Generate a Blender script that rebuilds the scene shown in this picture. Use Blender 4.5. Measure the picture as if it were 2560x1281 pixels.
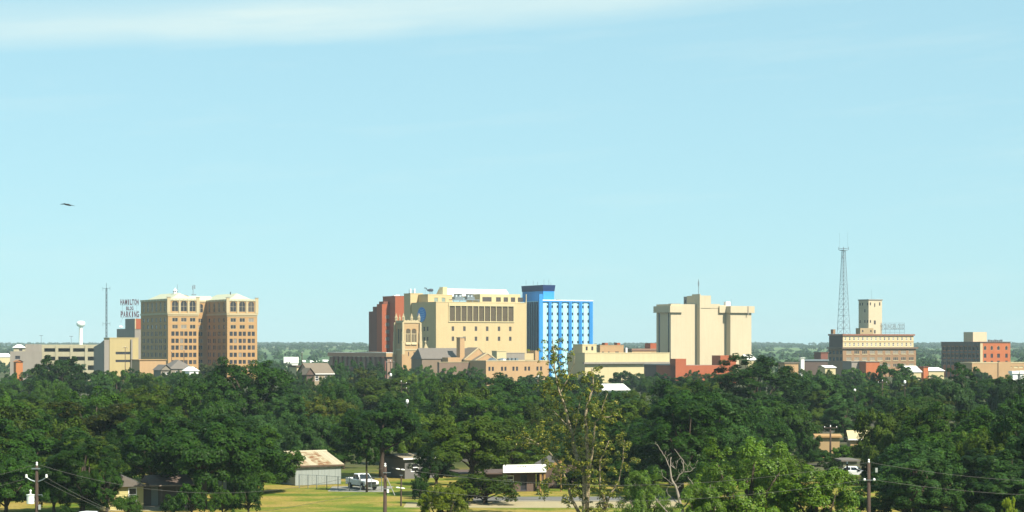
import bpy, bmesh, math, random
import numpy as np
from mathutils import Vector, Matrix

# ------------------------------------------------------------------ camera, world, sun, exposure
for o in list(bpy.data.objects):
    bpy.data.objects.remove(o)
scn = bpy.context.scene
COL = scn.collection
F, HZ, CH = 5000.0, 862.0, 18.0          # focal length in photo pixels, horizon row, camera height

cam_d = bpy.data.cameras.new("camera")
cam_d.sensor_width = 36.0
cam_d.lens = 36.0 * F / 2560.0
cam_d.shift_y = (HZ - 640.5) / 2560.0
cam_d.clip_start, cam_d.clip_end = 1.0, 30000.0
cam = bpy.data.objects.new("camera", cam_d)
cam.location = (0, 0, CH)
cam.rotation_euler = (math.radians(90), 0, 0)
COL.objects.link(cam)
scn.camera = cam

SUN_EL, SUN_AZ = math.radians(46), math.radians(43)   # azimuth: to the right of straight behind the camera
sun_dir = Vector((math.sin(SUN_AZ) * math.cos(SUN_EL), -math.cos(SUN_AZ) * math.cos(SUN_EL), math.sin(SUN_EL)))
sl = bpy.data.lights.new("sun", 'SUN')
sl.energy, sl.angle, sl.color = 5.0, math.radians(0.55), (1.0, 0.93, 0.80)
so = bpy.data.objects.new("sun", sl)
so.rotation_euler = sun_dir.to_track_quat('Z', 'Y').to_euler()
so.location = (60, -60, 90)
COL.objects.link(so)

w = bpy.data.worlds.new("World")
scn.world = w
w.use_nodes = True
nt = w.node_tree
nt.nodes.clear()
N = nt.nodes.new
L = nt.links.new
wout, bg, sky = N('ShaderNodeOutputWorld'), N('ShaderNodeBackground'), N('ShaderNodeTexSky')
sky.sky_type = 'NISHITA'
sky.sun_disc = False
sky.sun_elevation = SUN_EL
sky.sun_rotation = math.pi - SUN_AZ
sky.altitude, sky.air_density, sky.dust_density, sky.ozone_density = 300, 0.85, 0.3, 2.2
tint = N('ShaderNodeMix'); tint.data_type = 'RGBA'; tint.blend_type = 'MULTIPLY'
tint.inputs[0].default_value = 1.0
tint.inputs[7].default_value = (0.62, 0.97, 1.03, 1)
L(sky.outputs[0], tint.inputs[6])
sc0, gmm, sc1 = N('ShaderNodeVectorMath'), N('ShaderNodeGamma'), N('ShaderNodeVectorMath')   # milky summer sky: gentler gradient
sc0.operation = 'SCALE'; sc0.inputs['Scale'].default_value = 0.0956
gmm.inputs[1].default_value = 0.25
sc1.operation = 'MULTIPLY'; sc1.inputs[1].default_value = (4.8, 6.6, 6.95)
L(tint.outputs[2], sc0.inputs[0]); L(sc0.outputs[0], gmm.inputs[0]); L(gmm.outputs[0], sc1.inputs[0])
# thin cirrus streaks, laid out by azimuth and elevation angle
tc, sep = N('ShaderNodeTexCoord'), N('ShaderNodeSeparateXYZ')
L(tc.outputs['Generated'], sep.inputs[0])
def wm(op, a, b=None, c=None):
    m = N('ShaderNodeMath'); m.operation = op
    for i, v in enumerate((a, b, c)):
        if v is None: continue
        if isinstance(v, (int, float)): m.inputs[i].default_value = v
        else: L(v, m.inputs[i])
    return m.outputs[0]
az = wm('ARCTAN2', sep.outputs[0], sep.outputs[1])
el = wm('ARCSINE', sep.outputs[2])
cmb = N('ShaderNodeCombineXYZ')
L(wm('MULTIPLY', az, 5.0), cmb.inputs[0])
tilt = wm('SUBTRACT', el, wm('MULTIPLY', az, 0.07))
L(wm('MULTIPLY', tilt, 42.0), cmb.inputs[1])
nz = N('ShaderNodeTexNoise'); nz.inputs['Scale'].default_value = 1.0; nz.inputs['Detail'].default_value = 5
nz.inputs['Roughness'].default_value = 0.62
L(cmb.outputs[0], nz.inputs['Vector'])
nz2 = N('ShaderNodeTexNoise'); nz2.inputs['Scale'].default_value = 0.35; nz2.inputs['Detail'].default_value = 3
L(cmb.outputs[0], nz2.inputs['Vector'])
band = wm('SUBTRACT', 1.0, wm('ABSOLUTE', wm('DIVIDE', wm('SUBTRACT', wm('ADD', tilt, wm('MULTIPLY', nz2.outputs[0], 0.030)), 0.1845), 0.016)))
bandc = wm('MINIMUM', wm('MAXIMUM', wm('MULTIPLY', band, 1.15), 0.0), 1.0)
fade = N('ShaderNodeMapRange'); fade.inputs[1].default_value = 0.30; fade.inputs[2].default_value = 0.02
fade.interpolation_type = 'SMOOTHSTEP'
L(az, fade.inputs[0])
streak = wm('MULTIPLY', wm('MULTIPLY', bandc, fade.outputs[0]), wm('MULTIPLY_ADD', nz.outputs[0], 0.9, 0.12))
gen = N('ShaderNodeMapRange'); gen.inputs[1].default_value = 0.52; gen.inputs[2].default_value = 0.80
gen.inputs[4].default_value = 0.22
L(nz.outputs[0], gen.inputs[0])
amt = wm('MINIMUM', wm('ADD', wm('MULTIPLY', streak, 1.0), gen.outputs[0]), 1.0)
cl = N('ShaderNodeMix'); cl.data_type = 'RGBA'
cl.inputs[7].default_value = (5.7, 6.7, 6.4, 1)
L(amt, cl.inputs[0]); L(sc1.outputs[0], cl.inputs[6])
L(cl.outputs[2], bg.inputs['Color'])
bg.inputs['Strength'].default_value = 0.075
L(bg.outputs[0], wout.inputs[0])

vs = scn.view_settings
vs.view_transform, vs.look, vs.gamma, vs.exposure = 'Standard', 'None', 1.0, 0.95
vs.use_curve_mapping = False
scn.display_settings.display_device = 'sRGB'
cy = scn.cycles
cy.use_denoising = True
cy.max_bounces, cy.diffuse_bounces, cy.glossy_bounces, cy.transmission_bounces, cy.volume_bounces = 5, 3, 2, 2, 0
cy.caustics_reflective = cy.caustics_refractive = False
cy.sample_clamp_indirect = 4.0

rnd = random.Random(7)

# ------------------------------------------------------------------ helpers
def P(px, py, d):
    return Vector(((px - 1280) * d / F, d, CH + (HZ - py) * d / F))
def GX(px, d): return (px - 1280) * d / F
def ZZ(py, d): return CH + (HZ - py) * d / F

MATS = {}
def mat(name, col, rough=0.8, var=0.10, scale=0.35, streak=0.0, metal=0.0, bump=0.0, spec=0.3, col2=None, fine=0.0, finescale=6.0):
    """plain procedural surface: base colour, mottling, rain streaks and fine grain in object space"""
    if name in MATS: return MATS[name]
    if min(col) < 0.6:                                   # real albedos: sunlit brick and stone sit near 0.2-0.45
        col = tuple(c * 0.66 for c in col)
        col2 = tuple(c * 0.66 for c in col2) if col2 else None
    m = bpy.data.materials.new(name); m.use_nodes = True
    t = m.node_tree; nd = t.nodes; lk = t.links.new
    b = nd['Principled BSDF']
    b.inputs['Roughness'].default_value = rough
    b.inputs['Metallic'].default_value = metal
    b.inputs['Specular IOR Level'].default_value = spec
    geo = nd.new('ShaderNodeNewGeometry')
    n1 = nd.new('ShaderNodeTexNoise'); n1.inputs['Scale'].default_value = scale; n1.inputs['Detail'].default_value = 6
    n1.inputs['Roughness'].default_value = 0.65
    lk(geo.outputs['Position'], n1.inputs['Vector'])
    fac = n1.outputs[0]
    def math_(op, a, bb):
        q = nd.new('ShaderNodeMath'); q.operation = op
        for i, v in enumerate((a, bb)):
            if isinstance(v, (int, float)): q.inputs[i].default_value = v
            else: lk(v, q.inputs[i])
        return q.outputs[0]
    val = math_('MULTIPLY_ADD', fac, 2 * var); val.node.inputs[2].default_value = 1 - var
    if streak:
        mp = nd.new('ShaderNodeMapping'); mp.inputs['Scale'].default_value = (1.1, 1.1, 0.06)
        lk(geo.outputs['Position'], mp.inputs['Vector'])
        n2 = nd.new('ShaderNodeTexNoise'); n2.inputs['Scale'].default_value = 1.0; n2.inputs['Detail'].default_value = 4
        lk(mp.outputs[0], n2.inputs['Vector'])
        s = math_('MULTIPLY_ADD', n2.outputs[0], 2 * streak); s.node.inputs[2].default_value = 1 - streak
        val = math_('MULTIPLY', val, s)
    if fine:
        n3 = nd.new('ShaderNodeTexNoise'); n3.inputs['Scale'].default_value = finescale; n3.inputs['Detail'].default_value = 2
        lk(geo.outputs['Position'], n3.inputs['Vector'])
        s = math_('MULTIPLY_ADD', n3.outputs[0], 2 * fine); s.node.inputs[2].default_value = 1 - fine
        val = math_('MULTIPLY', val, s)
    if col2 is not None:
        base = nd.new('ShaderNodeMix'); base.data_type = 'RGBA'
        base.inputs[6].default_value = (*col, 1); base.inputs[7].default_value = (*col2, 1)
        n4 = nd.new('ShaderNodeTexNoise'); n4.inputs['Scale'].default_value = scale * 2.3; n4.inputs['Detail'].default_value = 5
        lk(geo.outputs['Position'], n4.inputs['Vector'])
        mr = nd.new('ShaderNodeMapRange'); mr.inputs[1].default_value = 0.42; mr.inputs[2].default_value = 0.62
        lk(n4.outputs[0], mr.inputs[0]); lk(mr.outputs[0], base.inputs[0])
        csock = base.outputs[2]
    else:
        rgb = nd.new('ShaderNodeRGB'); rgb.outputs[0].default_value = (*col, 1); csock = rgb.outputs[0]
    mul = nd.new('ShaderNodeVectorMath'); mul.operation = 'SCALE'
    lk(csock, mul.inputs[0]); lk(val, mul.inputs['Scale'])
    lk(mul.outputs[0], b.inputs['Base Color'])
    if bump:
        bp = nd.new('ShaderNodeBump'); bp.inputs['Strength'].default_value = bump; bp.inputs['Distance'].default_value = 0.05
        lk(n1.outputs[0], bp.inputs['Height']); lk(bp.outputs[0], b.inputs['Normal'])
    MATS[name] = m
    return m

class Geo:
    """collects faces with material indices; becomes one mesh object"""
    def __init__(s): s.v, s.f, s.m = [], [], []
    def add(s, vs, fs, mi=0):
        o = len(s.v); s.v += [tuple(v) for v in vs]
        for f in fs: s.f.append(tuple(i + o for i in f)); s.m.append(mi)
        return s
    def quad(s, a, b, c, d, mi=0): return s.add((a, b, c, d), ((0, 1, 2, 3),), mi)
    def box(s, x0, x1, y0, y1, z0, z1, mi=0):
        return s.add([(x, y, z) for z in (z0, z1) for y in (y0, y1) for x in (x0, x1)],
                     [(0, 2, 3, 1), (4, 5, 7, 6), (0, 1, 5, 4), (2, 6, 7, 3), (0, 4, 6, 2), (1, 3, 7, 5)], mi)
    def prism(s, poly, axis, a, b, mi=0):
        """poly: 2-D outline; axis 0 -> (y,z) outline swept in x, 1 -> (x,z) swept in y, 2 -> (x,y) swept in z"""
        n = len(poly)
        def pt(p, t): return (t, p[0], p[1]) if axis == 0 else (p[0], t, p[1]) if axis == 1 else (p[0], p[1], t)
        vs = [pt(p, a) for p in poly] + [pt(p, b) for p in poly]
        fs = [tuple(range(n - 1, -1, -1)), tuple(range(n, 2 * n))] + [(i, (i + 1) % n, (i + 1) % n + n, i + n) for i in range(n)]
        return s.add(vs, fs, mi)
    def tube(s, pts, rs, k=6, mi=0, cap=True):
        pts = [Vector(p) for p in pts]
        if not hasattr(rs, '__len__'): rs = [rs] * len(pts)
        vs, fs = [], []
        for i, p in enumerate(pts):
            t = (pts[min(i + 1, len(pts) - 1)] - pts[max(i - 1, 0)])
            t = t.normalized() if t.length > 1e-6 else Vector((0, 0, 1))
            a = t.cross(Vector((0, 0, 1)) if abs(t.z) < 0.9 else Vector((1, 0, 0))).normalized()
            b = t.cross(a)
            for j in range(k):
                th = 2 * math.pi * j / k
                vs.append(p + (a * math.cos(th) + b * math.sin(th)) * rs[i])
        for i in range(len(pts) - 1):
            for j in range(k):
                fs.append((i * k + j, i * k + (j + 1) % k, (i + 1) * k + (j + 1) % k, (i + 1) * k + j))
        if cap: fs += [tuple(range(k - 1, -1, -1)), tuple(range((len(pts) - 1) * k, len(pts) * k))]
        return s.add(vs, fs, mi)
    def lathe(s, prof, k=20, mi=0, c=(0, 0)):
        vs = [(c[0] + r * math.cos(2 * math.pi * j / k), c[1] + r * math.sin(2 * math.pi * j / k), z) for r, z in prof for j in range(k)]
        fs = [(i * k + j, i * k + (j + 1) % k, (i + 1) * k + (j + 1) % k, (i + 1) * k + j) for i in range(len(prof) - 1) for j in range(k)]
        fs += [tuple(range(k - 1, -1, -1)), tuple(range((len(prof) - 1) * k, len(prof) * k))]
        return s.add(vs, fs, mi)
    def mesh(s, name, mats, smooth=False):
        me = bpy.data.meshes.new(name)
        me.from_pydata(s.v, [], s.f)
        for m in (mats if isinstance(mats, (list, tuple)) else [mats]): me.materials.append(m)
        me.polygons.foreach_set('material_index', s.m)
        if smooth: me.polygons.foreach_set('use_smooth', [True] * len(s.f))
        me.update()
        return me

def link(name, me, parent=None, loc=None, rot=None):
    o = bpy.data.objects.new(name, me)
    COL.objects.link(o)
    if parent is not None: o.parent = parent
    if loc is not None: o.location = loc
    if rot is not None: o.rotation_euler = rot
    return o
def obj(name, g, mats, parent=None, loc=None, rot=None, smooth=False):
    return link(name, g.mesh(name, mats, smooth), parent, loc, rot)
def thing(name, label, cat, loc=(0, 0, 0), rz=0.0, group=None, sc=None):
    o = link(name, None, None, loc, (0, 0, rz))
    o.empty_display_size = 0.5
    o['label'], o['category'] = label, cat
    if group: o['group'] = group
    if sc: o.scale = sc
    return o
def tag(o, label, cat, group=None):
    o['label'], o['category'] = label, cat
    if group: o['group'] = group
    return o
def struct(o, kind='structure'):
    o['kind'] = kind
    return o

# ------------------------------------------------------------------ materials
TAN   = mat('tan_brick', (0.55, 0.325, 0.135), 0.85, 0.10, 0.25, 0.07, fine=0.12, finescale=2.5)
TANS  = mat('pale_stone_trim', (0.62, 0.50, 0.29), 0.8, 0.08, 0.4, 0.08)
CREAM = mat('cream_brick', (0.68, 0.52, 0.275), 0.85, 0.09, 0.12, 0.10, fine=0.10, finescale=2.0)
CREAM2 = mat('light_cream_panel', (0.70, 0.585, 0.33), 0.75, 0.09, 0.12, 0.10)
BEIGE = mat('beige_render', (0.68, 0.57, 0.385), 0.85, 0.09, 0.08, 0.10, fine=0.05, finescale=1.2)
OLIVE = mat('garage_concrete', (0.49, 0.44, 0.29), 0.9, 0.10, 0.4, 0.12)
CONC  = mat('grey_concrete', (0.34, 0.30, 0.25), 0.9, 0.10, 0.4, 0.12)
REDB  = mat('red_brick', (0.44, 0.115, 0.045), 0.9, 0.12, 0.3, 0.08, fine=0.14, finescale=2.5)
REDD  = mat('dark_red_brick', (0.235, 0.085, 0.055), 0.9, 0.12, 0.3, 0.08, fine=0.14, finescale=2.5)
ORNG  = mat('orange_brick', (0.52, 0.155, 0.055), 0.9, 0.12, 0.3, 0.08, fine=0.12, finescale=2.5)
PEACH = mat('peach_brick', (0.56, 0.355, 0.18), 0.9, 0.10, 0.3, 0.08, fine=0.1, finescale=2.5)
DKBR  = mat('dark_brown_brick', (0.14, 0.095, 0.075), 0.9, 0.15, 0.3, 0.12, fine=0.14, finescale=2.5)
TAUPE = mat('taupe_shingle', (0.23, 0.185, 0.135), 0.9, 0.12, 0.5, fine=0.15, finescale=3)
GREYR = mat('grey_roof_shingle', (0.20, 0.175, 0.15), 0.9, 0.15, 0.6, fine=0.15, finescale=3)
WHITE = mat('white_roof_sheet', (0.78, 0.77, 0.70), 0.55, 0.06, 0.5, 0.05)
WPAINT = mat('white_paint', (0.78, 0.77, 0.74), 0.5, 0.05, 1.0)
PALEG = mat('pale_green_roof', (0.66, 0.66, 0.46), 0.7, 0.06, 0.4, 0.05)
GLASS = mat('dark_window_glass', (0.04, 0.04, 0.048), 0.15, 0.5, 0.5, spec=0.3)
GLASS2 = mat('grey_window_glass', (0.10, 0.085, 0.08), 0.2, 0.4, 0.5, spec=0.3)
BLIND = mat('drawn_window_blind', (0.30, 0.265, 0.22), 0.5, 0.2, 0.8)
LOUV  = mat('brown_louvre_panel', (0.12, 0.09, 0.05), 0.6, 0.15, 0.5, 0.1)
BLUE  = mat('blue_metal_panel', (0.04, 0.33, 0.80), 0.5, 0.12, 0.15, 0.12)
NAVY  = mat('navy_fascia', (0.008, 0.03, 0.13), 0.5, 0.10, 0.4)
CYANL = mat('pale_cyan_panel', (0.54, 0.90, 0.98), 0.5, 0.08, 0.2, 0.10)
CYANM = mat('sky_blue_spandrel', (0.42, 0.82, 0.98), 0.5, 0.10, 0.2, 0.08)
STEEL = mat('galvanised_steel', (0.33, 0.38, 0.40), 0.45, 0.12, 1.5, metal=0.6)
DSTEEL = mat('dark_painted_steel', (0.055, 0.065, 0.085), 0.6, 0.15, 1.5)
MIDST = mat('grey_painted_steel', (0.25, 0.31, 0.35), 0.6, 0.15, 1.5)
WOOD  = mat('weathered_pole_wood', (0.09, 0.06, 0.045), 0.9, 0.25, 2.0, 0.3, fine=0.2, finescale=15)
TIMB  = mat('tan_timber', (0.38, 0.23, 0.08), 0.85, 0.2, 2.0, 0.15)
WIRE  = mat('weathered_cable', (0.15, 0.145, 0.13), 0.6, 0.1, 1.0)
BARK  = mat('bark', (0.085, 0.062, 0.045), 0.95, 0.25, 3.0, 0.2)
BARKP = mat('pale_bark', (0.50, 0.40, 0.25), 0.9, 0.3, 2.5, 0.25, col2=(0.17, 0.125, 0.085))
BARKG = mat('dead_grey_bark', (0.36, 0.31, 0.25), 0.9, 0.3, 3.0, 0.25)
BLACK = mat('black_rubber', (0.02, 0.02, 0.02), 0.8, 0.1, 5)
LBLUE = mat('globe_emblem_blue', (0.03, 0.27, 0.78), 0.5, 0.05, 1.0)
LBLUE2 = mat('globe_emblem_stripe', (0.16, 0.5, 0.95), 0.5, 0.05, 1.0)
SIGNL = mat('dull_red_sign_letter', (0.12, 0.035, 0.05), 0.6, 0.15, 1.0)

# ------------------------------------------------------------------ ground, hills, road
def vnoise(x, y, s):
    return (math.sin(x / s * 1.7 + 3.1) * math.cos(y / s * 1.3 - 1.2) + 0.6 * math.sin(x / s * 3.9 + y / s * 2.3 + 0.7)) / 1.6
def ground_z(x, y):
    if y <= 1350: return 0.0
    t = min(1.0, (y - 1350) / 5000.0)
    s = t * t * (3 - 2 * t)
    h = 15.5 * (0.35 * t + 0.65 * s) + s * 2.4 * vnoise(x, y, 900) + t * 0.9 * vnoise(x, y, 330)
    # a green field slope that climbs to the right behind the brick block
    h += 4.2 * math.exp(-((x + 330) / 260.0) ** 2) * math.exp(-((y - 4300) / 700.0) ** 2)
    if y > 6400: h -= (y - 6400) * 0.004
    return h
ys = [-80, 60, 140, 200, 215, 230, 245, 260, 280, 310, 350, 420, 520, 700, 900, 1100, 1350] + [1350 + 150 * i for i in range(1, 36)] + [6900, 7300]
g = Geo()
nx = 61
vv, ff = [], []
for yy in ys:
    half = 260 + 0.42 * max(yy, 0)
    for i in range(nx):
        x = -half + 2 * half * i / (nx - 1)
        vv.append((x, yy, ground_z(x, yy)))
for r in range(len(ys) - 1):
    for i in range(nx - 1):
        a = r * nx + i
        ff.append((a, a + 1, a + nx + 1, a + nx))
g.add(vv, ff)

m = bpy.data.materials.new('dry_and_green_grass'); m.use_nodes = True
MATS['grass'] = m
t = m.node_tree; nd = t.nodes; lk = t.links.new
bs = nd['Principled BSDF']; bs.inputs['Roughness'].default_value = 0.95; bs.inputs['Specular IOR Level'].default_value = 0.1
geo = nd.new('ShaderNodeNewGeometry')
def noise(scale, detail=5, rough=0.6, mapping=None):
    n = nd.new('ShaderNodeTexNoise'); n.inputs['Scale'].default_value = scale; n.inputs['Detail'].default_value = detail
    n.inputs['Roughness'].default_value = rough
    if mapping:
        mp = nd.new('ShaderNodeMapping'); mp.inputs['Scale'].default_value = mapping
        lk(geo.outputs['Position'], mp.inputs['Vector']); lk(mp.outputs[0], n.inputs['Vector'])
    else: lk(geo.outputs['Position'], n.inputs['Vector'])
    return n.outputs[0]
def ramp(sock, stops):
    r = nd.new('ShaderNodeValToRGB')
    while len(r.color_ramp.elements) < len(stops): r.color_ramp.elements.new(0.5)
    for e, (p, c) in zip(r.color_ramp.elements, stops): e.position = p; e.color = (*c, 1)
    lk(sock, r.inputs[0]); return r.outputs[0]
def mixc(f, a, b, mode='MIX'):
    x = nd.new('ShaderNodeMix'); x.data_type = 'RGBA'; x.blend_type = mode
    if isinstance(f, float): x.inputs[0].default_value = f
    else: lk(f, x.inputs[0])
    lk(a, x.inputs[6]); lk(b, x.inputs[7]); return x.outputs[2]
lawn = ramp(noise(0.16, 6, 0.62, (0.6, 1.0, 1)), [(0.36, (0.11, 0.19, 0.018)), (0.48, (0.21, 0.25, 0.03)), (0.57, (0.40, 0.31, 0.07)), (0.68, (0.46, 0.34, 0.10))])
lawnf = ramp(noise(2.2, 4, 0.7), [(0.3, (0.55, 0.55, 0.55)), (0.7, (1.15, 1.15, 1.15))])
lawn = mixc(1.0, lawn, lawnf, 'MULTIPLY')
vor = nd.new('ShaderNodeTexVoronoi'); vor.inputs['Scale'].default_value = 1.0
mp = nd.new('ShaderNodeMapping'); mp.inputs['Scale'].default_value = (0.0042, 0.0016, 0)
lk(geo.outputs['Position'], mp.inputs['Vector']); lk(mp.outputs[0], vor.inputs['Vector'])
sp = nd.new('ShaderNodeSeparateColor'); lk(vor.outputs['Color'], sp.inputs[0])
fld = ramp(sp.outputs[0], [(0.0, (0.05, 0.10, 0.035)), (0.35, (0.085, 0.15, 0.05)), (0.6, (0.17, 0.24, 0.075)), (0.8, (0.075, 0.125, 0.045)), (1.0, (0.26, 0.26, 0.13))])
fldn = ramp(noise(0.012, 6, 0.7), [(0.35, (0.7, 0.75, 0.7)), (0.65, (1.2, 1.2, 1.1))])
fld = mixc(1.0, fld, fldn, 'MULTIPLY')
sx = nd.new('ShaderNodeSeparateXYZ'); lk(geo.outputs['Position'], sx.inputs[0])
mr = nd.new('ShaderNodeMapRange'); mr.inputs[1].default_value = 1150; mr.inputs[2].default_value = 1700; lk(sx.outputs[1], mr.inputs[0])
town = ramp(noise(0.05, 5, 0.6), [(0.4, (0.055, 0.07, 0.022)), (0.52, (0.085, 0.095, 0.03)), (0.6, (0.11, 0.10, 0.075)), (0.7, (0.13, 0.12, 0.10))])
mrt = nd.new('ShaderNodeMapRange'); mrt.inputs[1].default_value = 268; mrt.inputs[2].default_value = 300; lk(sx.outputs[1], mrt.inputs[0])
lawn = mixc(mrt.outputs[0], lawn, town)
alb = nd.new('ShaderNodeVectorMath'); alb.operation = 'SCALE'; alb.inputs['Scale'].default_value = 0.68
lk(mixc(mr.outputs[0], lawn, fld), alb.inputs[0]); lk(alb.outputs[0], bs.inputs['Base Color'])
struct(obj('ground', g, m, smooth=True))

ASPH = mat('sun_bleached_asphalt', (0.20, 0.195, 0.18), 0.9, 0.18, 0.5, fine=0.15, finescale=4)
SAND = mat('pale_gravel', (0.46, 0.385, 0.22), 0.95, 0.2, 0.6, fine=0.2, finescale=5)
KERB = mat('kerb_concrete', (0.42, 0.38, 0.29), 0.9, 0.12, 1.0)
def strip(name, pts0, pts1, z, mt, step=0):
    g = Geo()
    n = len(pts0)
    g.add([(x, y, z) for x, y in pts0] + [(x, y, z) for x, y in pts1], [(i, i + 1, n + i + 1, n + i) for i in range(n - 1)])
    return struct(obj(name, g, mt))
strip('road', [(-4.5, 229.5), (6, 229.2), (19, 229.6)], [(-4.5, 236.5), (6, 236.6), (19, 237)], 0.02, ASPH)
strip('road_verge', [(-12, 221), (0, 220.5), (19, 220.5)], [(-12, 228), (0, 229.0), (19, 229.2)], 0.012, SAND)
g = Geo(); g.box(-4.5, 19, 229.0, 229.3, 0, 0.13); struct(obj('kerb', g, KERB))
strip('gravel_drive', [(-22.6, 245.2), (-19, 244.2), (-15.5, 244.0)], [(-22.8, 253.5), (-19, 254.5), (-15, 254)], 0.015, mat('grey_gravel', (0.34, 0.33, 0.28), 0.95, 0.2, 0.6, fine=0.2, finescale=5))
strip('path', [(-44.5, 216.5), (-38, 216.2)], [(-44.5, 219), (-38, 218.8)], 0.012, SAND)

# ------------------------------------------------------------------ building kit
WCACHE = {}
def window_mesh(wd, ht, style, pane):
    key = (round(wd, 1), round(ht, 1), style, pane.name)
    if key in WCACHE: return WCACHE[key]
    wd, ht = max(key[0], 0.3), max(key[1], 0.3)
    g = Geo(); t = 0.10 if wd < 2.5 else 0.14
    hw, hh = wd / 2, ht / 2
    g.box(-hw, hw, 0.16, 0.24, -hh, hh, 0)                       # pane
    if style != 'bare':
        for a, b in ((-hw, -hw + t), (hw - t, hw)): g.box(a, b, 0.06, 0.159, -hh, hh, 1)
        g.box(-hw + t, hw - t, 0.06, 0.159, hh - t, hh, 1); g.box(-hw + t, hw - t, 0.04, 0.159, -hh, -hh + t, 1)
    if style in ('sash', 'arch'): g.box(-hw + t, hw - t, 0.08, 0.158, -0.06, 0.06, 1)
    if style in ('pair', 'arch', 'triple'):
        for c in ((0,) if style != 'triple' else (-wd / 6, wd / 6)):
            g.box(c - 0.06, c + 0.06, 0.085, 0.157, -hh + t, hh - t, 1)
    if style == 'sill': g.box(-hw - 0.1, hw + 0.1, -0.16, 0.0, -hh - 0.22, -hh - 0.02, 1)
    if style in ('arch', 'round'):                               # stone spandrels that round off the head
        n = 6; r = hw
        for s in (-1, 1):
            poly = [(s * hw, hh)] + [(s * r * math.cos(a), hh - r + r * math.sin(a)) for a in [math.pi / 2 * k / n for k in range(n + 1)]]
            if s > 0: poly = poly[::-1]
            g.prism(poly, 1, 0.0, 0.155, 2)
    me = g.mesh('window', [pane, WPAINT if style == 'sash' else TANS if style != 'dark' else DSTEEL, TAN])
    WCACHE[key] = me
    return me

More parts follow.
